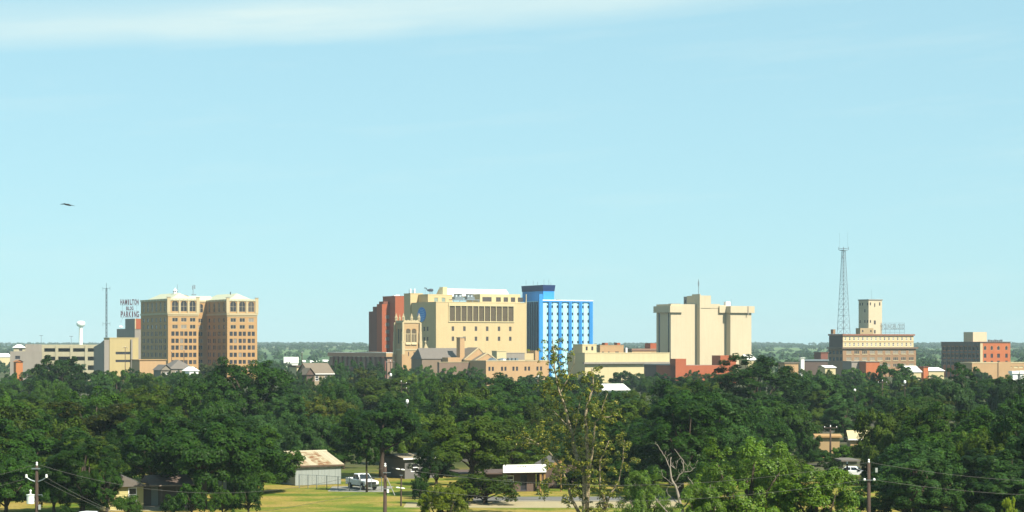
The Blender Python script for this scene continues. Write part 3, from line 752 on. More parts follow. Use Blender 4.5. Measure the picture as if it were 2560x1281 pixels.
def rel(pts): return [p - un.location for p in pts]
obj('neck_pipe', Geo().tube(rel([wl(1069.5, 726.8), wl(1067.3, 724.5), wl(1066, 721), wl(1062, 720.3), wl(1060.5, 720.8)]), 0.26, 6), DSTEEL, un)
for px in (1075, 1080): obj('leg', Geo().tube(rel([wl(px, 727.5), wl(px, 735.2)]), 0.12, 5), DSTEEL, un)
obj('stay_pole', Geo().tube(rel([wl(1063, 720.5), wl(1063, 737)]), 0.07, 4), STEEL, un)
rk = thing('antenna_rack', 'pale rooftop antenna rack at the left top of the cream block', 'antenna', P(1031, 735, 1010))
g = Geo()
for px in (1023, 1028, 1033, 1038): g.tube([P(px, 735.5, 1010) - rk.location, P(px, 724 + (px % 3), 1010) - rk.location], 0.10, 4)
for py in (728, 733): g.tube([P(1022, py, 1010) - rk.location, P(1039, py, 1010) - rk.location], 0.08, 4)
obj('frame', g, STEEL, rk)
for px in (1027, 1037): obj('panel', Geo().box(-.25, .25, -.15, .15, -1.2, 1.2), WPAINT, rk, P(px, 728, 1009.7) - rk.location)

# ------------------------------------------------------------------ church
b = Bld('church_tower', 'square gothic church tower with twin belfry arches and corner pinnacles', 'church tower', 1008.5, 905)
w_ = b.fx(1047.5)
ztp = b.z(806)
ao = []
for pa, pb in ((1014.8, 1026.2), (1029, 1041)):
    ao.append((b.fx(pa), b.fx(pb), b.z(860), b.z(822), 'round', LOUV))
ao += [(b.fx(1020.4), b.fx(1022.6), b.z(891), b.z(880), 'dark', GLASS), (b.fx(1034), b.fx(1036.2), b.z(891), b.z(880), 'dark', GLASS)]
b.block('tower_wall', mat('church_tan_brick', (.57, .38, .19), .85, .1, .3, .08), 0, w_, 0, w_, 0, ztp, ao, [(w_ * .2, w_ * .45, b.z(860), b.z(822), 'round', LOUV), (w_ * .55, w_ * .8, b.z(860), b.z(822), 'round', LOUV)], dep=0.55)
g = Geo()
for za, zb, q in ((807.8, 805.2, .3), (876.5, 872.5, .22), (862, 858.2, .3)):
    if za == 862:
        for pa, pb in ((1014.2, 1027), (1028.4, 1041.6)): g.prism([(-.55, b.z(862)), (-.004, b.z(862)), (-.004, b.z(856))], 0, b.fx(pa), b.fx(pb))
    else:
        g.box(-q, w_ + q, -q, -.003, b.z(za), b.z(zb)); g.box(-q, -.003, 0, w_ + q, b.z(za), b.z(zb))
b.part('stone_band', g, TANS)
g = Geo()
g.box(b.fx(1026.9), b.fx(1028.5), -.2, -.004, b.z(860), b.z(824)); g.box(b.fx(1012.6), b.fx(1014.2), -.15, -.004, b.z(860), b.z(826)); g.box(b.fx(1041.4), b.fx(1043), -.15, -.004, b.z(860), b.z(826))
b.part('belfry_mullion', g, TANS)
for pa, pb in ((1014.8, 1026.2), (1029, 1041)):                    # tracery bars inside each arch
    for q in (0.33, 0.66): u = b.fx(pa) + q * (b.fx(pb) - b.fx(pa)); b.part('tracery', Geo().box(u - .1, u + .1, .06, .2, b.z(860), b.z(834)), TANS)
    b.part('tracery', Geo().box(b.fx(pa), b.fx(pb), .05, .19, b.z(836), b.z(834.5)), TANS)
g = Geo()
g.box(-.2, w_ + .2, -.2, .35, ztp + .003, b.z(801.5)); g.box(-.2, .35, .351, w_ + .2, ztp + .003, b.z(801.5)); g.box(w_ - .35, w_ + .2, .351, w_ + .2, ztp + .003, b.z(801.5)); g.box(.351, w_ - .351, w_ - .35, w_ + .2, ztp + .003, b.z(801.5))
for k in range(5): u = w_ * (k + .5) / 5; g.prism([(u - .5, b.z(801.5) + .003), (u + .5, b.z(801.5) + .003), (u, b.z(800))], 1, -.2, .3)
b.part('parapet', g, TANS)
for (x, y) in ((0, 0), (w_, 0), (0, w_), (w_, w_), (w_ / 2, 0), (0, w_ / 2), (w_ / 2, w_)):
    big = (x in (0, w_)) and (y in (0, w_)); r = .62 if big else .42
    b.part('pinnacle', Geo().lathe([(r, b.z(802)), (r, b.z(795 if big else 797)), (r * 1.25, b.z(794.5 if big else 796.5)), (r * .55, b.z(789 if big else 792)), (.06, b.z(782.5 if big else 785.5))], 4, 0, (x, y)), TANS)
for (x, y, nm) in ((-.45, -.45, 'a'), (w_ + .45, -.45, 'b'), (-.45, w_ + .45, 'c')):
    for k, (za, zb, q) in enumerate(((0, b.z(886), .85), (b.z(886) + .003, b.z(853), .68), (b.z(853) + .003, b.z(830), .54), (b.z(830) + .003, b.z(807.9), .42))):
        b.part('buttress', Geo().box(x - q, x + q, y - q, y + q, za, zb), TANS if k else PEACH)
        b.part('buttress_cap', Geo().lathe([(q * 1.35, zb - .5), (q * .75, zb + .35)], 4, 0, (x, y)), TANS)

b = Bld('church_hall', 'church hall with long taupe roofs, peach gables and a tall chimney', 'church', 1216, 890)
yb2 = b.ly(1045)
b.block('rear_wall', TAUPE, b.fx(1150, 14), b.fx(1262, 14), 14, 24, 0, b.z(899))
# long nave roof whose ridge runs back to the left
zr, ze = b.z(870.5, 0, 20), b.z(897, 0, 20)
xl = b.fx(1040, 20)
g = Geo().add([(xl, 14, ze), (b.fx(1216, 14), 14, ze), (b.fx(1216, 14), 20, zr), (xl + 1, 20, zr), (xl, 26, ze), (b.fx(1216, 14), 26, ze)], [(0, 1, 2, 3), (3, 2, 5, 4), (0, 3, 4), (1, 5, 2), (0, 4, 5, 1)])
b.part('nave_roof', g, GREYR)
b.box('nave_wall', mat('taupe_wall', (0.27, 0.20, 0.135), .9, .1, .4), xl + .3, b.fx(1216, 14) - .2, 14.4, 25.6, 0, ze - .01)
xg0 = b.fx(1063, 24)
b.part('east_gable', Geo().prism([(b.fx(1049, 27), ze - 2), (b.fx(1083, 27), ze), (b.fx(1063, 27), b.z(857.5, 0, 27))], 1, 26.5, 27.2), TANS)
b.part('gable_finial', Geo().lathe([(.3, b.z(858, 0, 27)), (.5, b.z(855.5, 0, 27)), (.05, b.z(852, 0, 27))], 6, 0, (b.fx(1063, 27), 26.8)), TANS)
# two front gables
for pa, pk, pb, yk, pt, pe in ((1161, 1197, 1222, 6.0, 869.5, 899), (1186, 1219, 1245, 2.0, 883, 903)):
    xa_, xk_, xb_ = b.fx(pa, yk), b.fx(pk, yk), b.fx(pb, yk)
    zk, zee = b.z(pt, 0, yk), b.z(pe, 0, yk)
    b.part('gable_wall', Geo().prism([(xa_, 0), (xb_, 0), (xb_, zee), (xk_, zk), (xa_, zee)], 1, yk, yk + .4), PEACH)
    b.part('gable_roof', Geo().add([(xa_ - .3, yk + .41, zee), (xk_, yk + .41, zk + .1), (xb_ + .3, yk + .41, zee), (xa_ - .3, yk + 11, zee), (xk_, yk + 11, zk + .1), (xb_ + .3, yk + 11, zee)], [(0, 3, 4, 1), (1, 4, 5, 2), (3, 5, 4), (0, 1, 2)]), TAUPE)
    t_ = .35
    b.part('gable_coping', Geo().prism([(xa_ - .4, zee), (xa_ + .3, zee), (xk_, zk - .3), (xb_ - .3, zee), (xb_ + .4, zee), (xk_, zk + .45)], 1, yk - .25, yk - .003), TANS)
x_ = b.fx(1150, 9)
b.part('chimney', Geo().box(x_, b.fx(1161.5, 9), 9, 12.5, 0, b.z(845, 0, 9)), PEACH)
b.part('chimney_cap', Geo().box(x_ - .2, b.fx(1161.5, 9) + .2, 8.8, 12.7, b.z(845, 0, 9) + .003, b.z(843.6, 0, 9)), CONC)
b.box('porch_wall', PEACH, b.fx(1120, 8), b.fx(1163, 8), 8, 13.9, 0, b.z(894, 0, 8))
b.block('low_wing', mat('brown_stone_wall', (0.25, 0.17, 0.12), .9, .12, .5), b.fx(1098, 0), b.fx(1214, 0), 0, 1.9, 0, b.z(906))
b.box('low_wing_coping', TANS, b.fx(1098, 0) - .2, b.fx(1214, 0), -.2, 2.1, b.z(906) + .003, b.z(905))

b = Bld('school_annex', 'peach brick annex with paired small windows below the cream block', 'building', 1215, 872)
xe = b.fx(1372)
fo = []
for p in (1221, 1229.5, 1252.5, 1261, 1281, 1290, 1311, 1320, 1341, 1350): fo.append((b.fx(p), b.fx(p + 5.2), b.z(928), b.z(917.5), 'dark', GLASS))
b.block('wall', PEACH, 0, xe, 0, 22, 0, b.z(904), fo, cap=0.4, capm=TANS, roof=GREYR)
b.part('skylight', Geo().prism([(b.fx(1228, 5), b.z(902.5)), (b.fx(1236, 5), b.z(895)), (b.fx(1244, 5), b.z(902.5))], 1, 5, 9), STEEL)
b.part('skylight', Geo().lathe([(2.3, b.z(903)), (1.8, b.z(898)), (.2, b.z(896))], 10, 0, (b.fx(1256, 8), 8)), STEEL)
for p in (1272, 1281, 1290): b.part('roof_vent', Geo().box(b.fx(p, 7), b.fx(p + 6, 7), 7, 9, b.z(904) + .01, b.z(896)), STEEL)
b = Bld('cream_stair_head', 'small cream block with a flat coping before the big cream wall', 'building', 1242, 940)
b.block('wall', CREAM2, 0, b.fx(1266), 0, 5, 0, b.z(879)); b.box('coping', CREAM2, -.2, b.fx(1266) + .2, -.2, 5.2, b.z(879) + .003, b.z(877.4))
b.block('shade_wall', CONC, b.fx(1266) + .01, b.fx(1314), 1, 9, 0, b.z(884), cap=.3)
b.block('side_wall', CREAM, b.fx(1314) + .01, b.fx(1338), 1, 9, 0, b.z(884))
b.block('pier_block', PEACH, b.fx(1338) + .01, b.fx(1347), 0, 8, 0, b.z(877))

# ------------------------------------------------------------------ blue tower
b = Bld('blue_tower', 'bright blue and pale cyan striped tower with a navy flared crown', 'building', 1353, 1060)
xe, D, zt = b.fx(1481), b.ly(1312), b.z(752.5)
fo = []
cols = [(1353.5, 1371), (1378.8, 1396), (1404, 1421.5), (1429.5, 1447), (1455.5, 1473)]
rws = [767, 785, 803, 820.5, 838, 856, 873.5, 891, 909]
for a, c in cols:
    for r_ in rws:
        for q in (0, 1):
            u0 = a + 0.2 if q == 0 else c - 4.1
            fo.append((b.fx(u0), b.fx(u0 + 3.9), b.z(r_ + 3.4), b.z(r_ - 3.6), 'bare', GLASS))
b.block('core_wall', CYANM, 0, xe, 0.4, D, 0, zt - .01, fo, dep=.28, roof=WHITE)
for a, c in cols:
    b.part('light_panel', Geo().box(b.fx(a + 4.2), b.fx(c - 4.2), 0.1, .396, 0, b.z(757.5)), CYANL)
edges = [(1346.0, 1353.4)] + [(cols[i][1] + .6, cols[i + 1][0] - .6) for i in range(4)] + [(1473.2, 1481.5)]
for i, (a, c) in enumerate(edges[1:]):
    u0, u1 = b.fx(a), b.fx(c)
    b.part('blue_pilaster', Geo().box(u0, u1, -.35, .393, 0, zt - .6), BLUE)
    um = (u0 + u1) / 2; b.part('pilaster_rib', Geo().box(um - .2, um + .2, -.6, -.353, 0, zt - .7), BLUE)
b.part('top_band', Geo().box(-.1, xe + .1, -.42, .38, zt - .59, zt + .1), BLUE)
b.part('roof_edge', Geo().box(-.2, xe + .2, -.5, 1.0, zt + .103, zt + .6), WHITE)
b.part('corner_fin', Geo().box(-.3, -.003, -1.7, 1.5, 0, b.z(736)).box(-2.1, -.31, -1.7, -.6, 0, b.z(736)), BLUE)
for k in range(7):
    u = D * (k + .5) / 7
    b.part('side_rib', Geo().box(-.45, -.004, u - .5, u + .5, 0, zt - .4), mat('dark_blue_rib', (0.03, 0.06, 0.12), .5, .1))
    b.part('side_strip', Geo().box(-.2, -.003, u + .7, u + 1.5, 0, zt - .4), mat('blue_grey_strip', (.16, .2, .26), .5, .1))
px0 = b.fx(1358, 7); pye = b.ly(1306, px0)
zs = b.z(727.5, 0, 7)
b.block('penthouse', BLUE, px0, b.fx(1385.5, 7), 7, pye, zt, zs)
g = Geo(); z1_, z2_ = zs + .003, b.z(712.5, 0, 7); xr = b.fx(1385.5, 7); q = .45
g.add([(px0 - .2, 6.8, z1_), (xr + .1, 6.8, z1_), (xr + .1, pye + .2, z1_), (px0 - .2, pye + .2, z1_), (px0 - q, 7 - q, z2_), (xr + .5, 7 - q, z2_), (xr + .5, pye + q, z2_), (px0 - q, pye + q, z2_)],
      [(0, 1, 5, 4), (1, 2, 6, 5), (2, 3, 7, 6), (3, 0, 4, 7), (4, 5, 6, 7), (3, 2, 1, 0)])
b.part('flared_crown', g, NAVY)
for k, (px, t_) in enumerate(((1315, 700), (1333, 702), (1344, 704), (1360, 699), (1372, 698), (1377, 706))):
    u = b.fx(px, 14); b.part('whip_antenna', Geo().tube([(u, 14, z2_), (u, 14, b.z(t_, 0, 14))], .09, 4), MIDST)
b.part('roof_unit', Geo().box(b.fx(1394, 8), b.fx(1403, 8), 8, 10, zt, b.z(747.5)), STEEL)
b.part('roof_unit', Geo().box(b.fx(1404, 8), b.fx(1412, 8), 8, 10, zt, b.z(749)), WPAINT)

# ------------------------------------------------------------------ beige windowless tower
b = Bld('beige_tower', 'windowless beige tower with dark vertical fins and an overhanging top band', 'building', 1677, 1000)
D, s2, s3 = b.ly(1641), b.fx(1744), None
z1 = b.z(762)
lo = [(b.ly(1673.2), b.ly(1669.8), 2, b.z(783), 'bare', GLASS), (b.ly(1650), b.ly(1645.8), 2, b.z(783), 'bare', GLASS)]
b.block('west_wall', BEIGE, 0, s2 + 1, 0, D, 0, b.z(760.5), (), lo)
f1 = -2.6; x1 = b.fx(1750, f1)
b.block('middle_wall', BEIGE, x1, b.fx(1815, f1), f1, D - .01, 0, b.z(762.5))
f2 = -6.6; x2 = b.fx(1826, f2)
b.block('east_wall', BEIGE, x2, b.fx(1878.5, f2), f2, D - .02, 0, b.z(764.5))
b.block('core_tower', BEIGE, x1 + .003, b.fx(1776.5, f1), f1 - .3, D * .7, b.z(770), b.z(738.5))
b.box('fin', BEIGE, x1 - .5, x1 + .001, f1 - .6, D * .3, 0, b.z(735))
b.box('core_step', BEIGE, b.fx(1776.5, f1) + .003, b.fx(1799, f1), f1 - .2, D * .6, b.z(770), b.z(759.5))
q = 1.1
b.box('top_band', BEIGE, -q, b.fx(1704), -q, D + q, b.z(781.5), b.z(765.3))
b.box('top_band', BEIGE, b.fx(1799, f1 - q), x2 - .01, f1 - q, D, b.z(781.5), b.z(765))
b.box('top_band', BEIGE, x2 - .6, b.fx(1883.5, f2), f2 - q, D - .5, b.z(781.7), b.z(764.8))
b.box('band_notch', CONC, b.fx(1869, f2 - q), b.fx(1871, f2 - q), f2 - q - .25, f2 - q - .003, b.z(787), b.z(765))
b.block('lift_house', CONC, b.fx(1728, 9), b.fx(1752, 9), 9, 16, b.z(762), b.z(740.5, 0, 9), (), [(11, 12, b.z(756, 0, 9), b.z(749, 0, 9), 'dark', GLASS), (14, 15, b.z(756, 0, 9), b.z(749, 0, 9), 'dark', GLASS)])
b.box('roof_slab', CONC, b.fx(1679, 6), b.fx(1701, 6), 6, 9, b.z(763), b.z(759.3, 0, 6))
b.part('roof_mast', Geo().tube([(b.fx(1746.5, 3), 3, b.z(740)), (b.fx(1746.5, 3), 3, b.z(697))], .16, 5).box(b.fx(1746.5, 3) - .25, b.fx(1746.5, 3) + .25, 2.8, 3.2, b.z(714), b.z(703)), STEEL)
b.box('white_tank', WPAINT, b.fx(1815, 2), b.fx(1826, 2), 2, 4, b.z(766), b.z(753, 0, 2))
b.part('thin_mast', Geo().tube([(b.fx(1828, 4), 4, b.z(766)), (b.fx(1828, 4), 4, b.z(746))], .07, 4), MIDST)

# ------------------------------------------------------------------ low cream building and neighbours
b = Bld('low_cream_building', 'long low cream building with a shaded canopy line before the beige tower', 'building', 1462, 940)
xe = b.fx(1674)
b.block('upper_wall', CREAM2, 0, xe, 0, b.ly(1418), b.z(906), b.z(884.5), cap=.4, roof=CONC)
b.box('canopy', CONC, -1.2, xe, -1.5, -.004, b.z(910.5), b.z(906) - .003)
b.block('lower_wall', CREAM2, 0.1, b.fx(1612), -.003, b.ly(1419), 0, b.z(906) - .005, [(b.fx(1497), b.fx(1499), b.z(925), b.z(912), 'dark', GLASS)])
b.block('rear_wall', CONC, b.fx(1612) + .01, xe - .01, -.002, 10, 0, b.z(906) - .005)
yu = 6
b.block('upper_hut', CREAM2, b.fx(1456, yu), b.fx(1491, yu), yu, yu + 9, b.z(884.5) + .42, b.z(863, 0, yu), [(b.fx(1464, yu), b.fx(1469.5, yu), b.z(877, 0, yu), b.z(866.5, 0, yu), 'round', GLASS), (b.fx(1478, yu), b.fx(1483.5, yu), b.z(877, 0, yu), b.z(866.5, 0, yu), 'round', GLASS)], cap=.4)
b = Bld('peach_building', 'peach brick building with two squat chimneys behind the low cream roof', 'building', 1500, 1010)
b.block('wall', PEACH, 0, b.fx(1559), 0, b.ly(1493), 0, b.z(865), [(b.fx(p), b.fx(p + w2), b.z(883), b.z(879.5), 'dark', GLASS) for p, w2 in ((1505, 5), (1520, 4), (1538, 9))], cap=.4)
for p in (1512, 1543): b.box('chimney', REDB, b.fx(p, 5), b.fx(p + 8, 5), 5, 8, b.z(865) + .01, b.z(857.5, 0, 5))
b.box('white_pipe', WPAINT, b.fx(1564.5), b.fx(1568.5), 0, 1, 0, b.z(870))
b = Bld('pink_low_building', 'low pinkish brick building with a red roof box left of the beige tower', 'building', 1580, 1040)
b.block('wall', PEACH, 0, b.fx(1650), 0, 12, 0, b.z(877)); b.box('roof', mat('pinkish_roof', (.34, .2, .14), .9, .1, .5), -.4, b.fx(1650), -.4, 12, b.z(877) + .003, b.z(872))
b.block('roof_box', REDB, b.fx(1626, 3), b.fx(1650, 3), 3, b.ly(1612, b.fx(1626, 3)), b.z(877), b.z(858.5, 0, 3))
b = Bld('red_brick_hall', 'low red brick hall with two square brick stacks before the beige tower', 'building', 1688, 900)
b.block('front_wall', REDB, 0, b.fx(1812), 0, 16, 0, b.z(914), roof=CONC)
b.block('brick_stack', REDB, 0, b.fx(1714.5), -.3, b.ly(1675), 0, b.z(897.5))
b.block('brick_stack', REDB, b.fx(1801, 1), b.fx(1840, 1), 1, 8, 0, b.z(889.5, 0, 1))
b.block('side_wall', DKBR, .02, 6, b.ly(1675) + .01, b.ly(1610), 0, b.z(914))
b.box('side_roof', STEEL, -.4, 6.5, b.ly(1675) + .02, b.ly(1610), b.z(914) + .003, b.z(911))

# ------------------------------------------------------------------ hotel, lattice tower, roof sign
b = Bld('old_hotel', 'brick hotel with two cream upper floors and a tall cream lift tower', 'building', 2107, 1105)
xe, D = b.fx(2290), b.ly(2071)
zc = b.z(870)
fo = []
for k in range(9):
    p = 2116 + k * 19.45
    for a, c in ((886, 877), (902.5, 893.5), (919, 910)):
        fo.append((b.fx(p), b.fx(p + 13), b.z(a), b.z(c), 'triple', BLIND if rnd.random() < .6 else GLASS2))
lo = []
for k in range(4):
    u = D * (k + .5) / 4
    for a, c in ((886, 877), (902.5, 893.5)): lo.append((u - 1.1, u + 1.1, b.z(a), b.z(c), 'dark', GLASS))
HB = mat('hotel_brown_brick', (0.36, 0.215, 0.115), .9, .1, .3, .08, fine=.1, finescale=2.5)
b.block('lower_wall', HB, 0, xe, 0, D, 0, zc - .6, fo, lo)
for k in range(9):
    p = 2116 + k * 19.45
    for a in (887.3, 903.8): b.part('sill', Geo().box(b.fx(p - .5), b.fx(p + 13.5), -.25, -.003, b.z(a), b.z(a - 1.2)), TANS)
b.part('cornice', Geo().box(-.9, xe + .9, -.9, .2, zc - .59, zc + .3).box(-.9, .2, .201, D, zc - .59, zc + .3), mat('brown_cornice', (.22, .14, .09), .85, .1))
xu = b.fx(2285)
fo = []
for k in range(16):
    p = 2112.5 + k * 10.9
    for a, c in ((851.5, 843.5), (866, 857.5)): fo.append((b.fx(p), b.fx(p + 4.2), b.z(a), b.z(c), 'sash', BLIND if rnd.random() < .7 else GLASS2))
lo = []
for k in range(6):
    u = D * (k + .5) / 6
    for a, c in ((851.5, 843.5), (866, 857.5)): lo.append((u - .5, u + .5, b.z(a), b.z(c), 'sash', GLASS2))
b.block('upper_wall', CREAM2, .4, xu, .4, D - .4, zc + .31, b.z(839.5), fo, lo, roof=GREYR)
b.part('dark_side_cover', Geo().box(.12, .397, .42, D - .42, zc + .32, b.z(840)), DKBR)  # dark cover added over the cream left wall and its windows
b.part('eaves_band', Geo().box(-.3, xu + .5, -.3, 1.2, b.z(839.5) + .003, b.z(835.5)).box(-.3, 1.2, 1.201, D, b.z(839.5) + .003, b.z(835.5)), mat('red_brown_eaves', (.34, .15, .09), .85, .1))
b.part('string_course', Geo().box(.3, xu + .1, .2, .397, b.z(855), b.z(853.8)), mat('faded_red_band', (.5, .3, .15), .85, .1))
yt = 6.5; xt = b.fx(2171.5, yt)
fo = [(b.fx(p, yt), b.fx(p + w2, yt), b.z(a, 0, yt), b.z(c, 0, yt), 'dark', GLASS2) for p, w2, a, c in ((2174.5, 3, 763, 755.5), (2185.5, 2.6, 767, 757.5), (2197.5, 3.2, 763.5, 755), (2174.5, 3, 807, 800), (2184.5, 5, 811, 801), (2185, 4, 834, 825))]
yl2 = b.ly(2146.5, xt)
lo = [(yt + (yl2 - yt) * q - .5, yt + (yl2 - yt) * q + .5, b.z(a, 0, yt), b.z(c, 0, yt), 'dark', GLASS) for q, a, c in ((.12, 763, 756), (.62, 763, 756), (.85, 763, 756), (.38, 780.5, 772.5), (.12, 807, 800), (.38, 807, 800), (.85, 807, 800))]
b.block('lift_tower', BEIGE, xt, b.fx(2205, yt), yt, yl2, b.z(839.5), b.z(750, 0, yt), fo, lo)
b.part('tower_coping', Geo().box(xt - .3, b.fx(2205, yt) + .3, yt - .3, yl2 + .3, b.z(750, 0, yt) + .003, b.z(747.5, 0, yt)), CONC)
b.part('roof_mast', Geo().tube([(b.fx(2179, 9), 9, b.z(747, 0, 9)), (b.fx(2179, 9), 9, b.z(722, 0, 9))], .06, 4), MIDST)
b.block('roof_hut', mat('tan_hut_wall', (.47, .35, .19), .85, .1), b.fx(2150.5, 4), b.fx(2183.5, 4), 4, 8, b.z(835.5), b.z(820.5, 0, 4), [(b.fx(2155, 4), b.fx(2158.5, 4), b.z(830.5, 0, 4), b.z(825.5, 0, 4), 'dark', GLASS), (b.fx(2175.5, 4), b.fx(2179, 4), b.z(830.5, 0, 4), b.z(825.5, 0, 4), 'dark', GLASS)])
b.part('chimney', Geo().box(1, 2.6, D - 3, D - .8, b.z(835), b.z(824, 0, D)), HB)
hs = thing('hotel_roof_sign', 'faded open-frame roof sign reading YOUNGBLOOD on the hotel roof', 'sign', P(2232, 833, 1125))
sign_letters(hs, [('YOUNGBLOOD', 2203, 2261, 811, 823)], 1125, mat('faded_sign_letter', (.30, .37, .40), .6, .15))
g = Geo()
for px in (2203, 2214, 2225, 2237, 2249, 2261): g.tube([P(px, 836, 1125.4) - hs.location, P(px, 808, 1125.4) - hs.location], .08, 4); g.tube([P(px, 836, 1128) - hs.location, P(px, 815, 1125.4) - hs.location], .06, 4)
for py in (808, 824.5, 831): g.tube([P(2202, py, 1125.4) - hs.location, P(2261.5, py, 1125.4) - hs.location], .07, 4)
obj('frame', g, MIDST, hs)
lt = thing('lattice_tower', 'tall tapering grey lattice antenna tower behind the hotel', 'antenna tower', (GX(2109, 1160), 1160, 0), 0.6)
hm = ZZ(627, 1160)
obj('lattice', lattice(hm, 7.2, 1.4, 4, .14, .075, 4.6), MIDST, lt)
obj('platform', Geo().box(-1.7, 1.7, -1.7, 1.7, hm + .01, hm + .35), MIDST, lt)
obj('antenna_ring', Geo().tube([(-2, -2, hm + .4), (-2, -2, hm + 2.2)], .16, 5).tube([(2, -2, hm + .4), (2, -2, hm + 2.2)], .16, 5).tube([(2, 2, hm + .4), (2, 2, hm + 2.2)], .16, 5).tube([(-2, 2, hm + .4), (-2, 2, hm + 2.2)], .16, 5).tube([(-2, -2, hm + 1.2), (2, -2, hm + 1.2), (2, 2, hm + 1.2), (-2, 2, hm + 1.2), (-2, -2, hm + 1.2)], .09, 4), MIDST, lt)
for sx in (-1, 1): obj('whip_antenna', Geo().tube([(1.7 * sx, -1.6 * sx, hm + .3), (1.7 * sx, -1.6 * sx, ZZ(580 if sx > 0 else 583, 1160))], .055, 4), MIDST, lt)
obj('dish_antenna', Geo().lathe([(.5, -.2), (.55, .1), (.1, .3)], 10), MIDST, lt, (-1.3, -.6, ZZ(643, 1160)), (0, -1.2, 0))
obj('side_arm', Geo().tube([(-2.6, -2.6, ZZ(785, 1160)), (-4.0, -3.4, ZZ(784, 1160))], .08, 4).tube([(-4, -3.4, ZZ(785, 1160)), (-4, -3.4, ZZ(779, 1160))], .09, 4), MIDST, lt)

# ------------------------------------------------------------------ orange brick block, far right
b = Bld('orange_brick_block', 'four storey block with one orange brick face and one dark side, far right', 'building', 2451, 1080)
xe, D, zt = b.fx(2526), b.ly(2354), b.z(856.5)
fo = []
for p, w2 in ((2459.5, 6.5), (2476.5, 6), (2492.8, 7), (2513, 6.2)):
    fo += [(b.fx(p), b.fx(p + w2), b.z(875.8), b.z(865.5), 'round', GLASS), (b.fx(p), b.fx(p + w2), b.z(895), b.z(884.8), 'dark', GLASS), (b.fx(p), b.fx(p + w2), b.z(913), b.z(902.5), 'dark', GLASS)]
lo = []
for k in range(9):
    p = 2449 - k * 10.6
    for a, c in ((876.5, 866.5), (895.5, 886), (914, 904)): lo.append((b.ly(p), b.ly(p - 7.5), b.z(a), b.z(c), 'pair', GLASS))
b.block('wall', ORNG, 0, xe, 0, D, 0, zt, fo, lo)
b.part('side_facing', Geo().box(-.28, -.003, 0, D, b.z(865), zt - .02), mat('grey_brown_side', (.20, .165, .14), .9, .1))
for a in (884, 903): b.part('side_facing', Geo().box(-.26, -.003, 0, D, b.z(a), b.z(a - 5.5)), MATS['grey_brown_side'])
for k in range(10):
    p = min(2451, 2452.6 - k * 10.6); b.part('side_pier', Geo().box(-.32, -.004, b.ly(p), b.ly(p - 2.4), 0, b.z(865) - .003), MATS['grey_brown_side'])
b.part('corner_quoin', Geo().box(-.35, b.fx(2456), -.3, -.004, 0, zt - .5), TANS)
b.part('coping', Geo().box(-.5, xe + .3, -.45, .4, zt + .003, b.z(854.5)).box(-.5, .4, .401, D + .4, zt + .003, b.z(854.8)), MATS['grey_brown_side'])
yp = 8; xp_ = b.fx(2432.5, yp)
b.block('penthouse', BEIGE, xp_, b.fx(2467, yp), yp, b.ly(2409, xp_), zt, b.z(830.5, 0, yp))
for k in range(7): u = b.fx(2474 + k * 5, 4); b.part('roof_unit', Geo().box(u, u + .8, 4, 5.5, zt, b.z(849.5 + (k % 3) * .8)), STEEL)
b = Bld('tan_row_building', 'low tan shop row with bright window strips below the orange brick block', 'building', 2430, 960, 12)
xe = b.fx(2600)
b.block('wall', PEACH, 0, xe, 0, 14, 0, b.z(908.5), [(b.fx(p), b.fx(p + 10), b.z(921), b.z(916.5), 'bare', mat('pale_awning', (.7, .6, .35), .7, .1)) for p in (2508, 2520, 2535, 2548)], cap=.4, capm=TANS, roof=WHITE)  # window openings filled with an even pale cream
b.block('raised_bay', PEACH, b.fx(2495), b.fx(2526), -.5, -.01, 0, b.z(905))

# ------------------------------------------------------------------ small town buildings seen between the trees
def house(name, label, cat, px, d, wpx, pye, pyr, wall, roof, depth, theta=28.0, form='gable_x', over=0.4, wins=((0.3, 1.2), (0.7, 1.2)), trim=WPAINT):
    b = Bld(name, label, cat, px, d, theta)
    x1 = b.fx(px + wpx); ze = b.z(pye); zr = b.z(pyr, 0, depth / 2)
    ops = [(x1 * c - w2 / 2, x1 * c + w2 / 2, max(0.9, ze - 2.3), ze - 0.7, 'sash', panes()) for c, w2 in wins if x1 > 3]
    b.block('wall', wall, 0, x1, 0, depth, 0, ze, ops)
    o = over
    if form == 'flat':
        b.part('roof', Geo().box(-o, x1 + o, -o, depth + o, ze + .003, max(zr, ze + .25)), roof)
    elif form == 'gable_x':                       # ridge parallel to the front
        g = Geo().add([(-o, -o, ze), (x1 + o, -o, ze), (x1 + o, depth / 2, zr), (-o, depth / 2, zr), (-o, depth + o, ze), (x1 + o, depth + o, ze)], [(0, 1, 2, 3), (3, 2, 5, 4), (0, 4, 5, 1)])
        b.part('roof', g, roof)
        b.part('gable_wall', Geo().add([(0.01, 0, ze - .1), (0.01, depth, ze - .1), (0.01, depth / 2, zr - .15), (x1 - .01, 0, ze - .1), (x1 - .01, depth, ze - .1), (x1 - .01, depth / 2, zr - .15)], [(0, 2, 1), (3, 4, 5)]), wall)
        b.part('fascia', Geo().box(-o, x1 + o, -o - .06, -o - .003, ze - .18, ze + .04), trim)
    elif form == 'gable_y':
        g = Geo().add([(-o, -o, ze), (x1 / 2, -o, zr), (x1 + o, -o, ze), (-o, depth + o, ze), (x1 / 2, depth + o, zr), (x1 + o, depth + o, ze)], [(0, 3, 4, 1), (1, 4, 5, 2), (0, 2, 5, 3)])
        b.part('roof', g, roof)
        b.part('gable_wall', Geo().add([(0, -.01, ze), (x1, -.01, ze), (x1 / 2, -.01, zr - .2)], [(0, 1, 2)]), wall)
    else:
        b.part('roof', hip(-o, x1 + o, -o, depth + o, ze, zr, min(depth, x1) * 0.42, along='x' if x1 > depth else 'y'), roof)
    return b
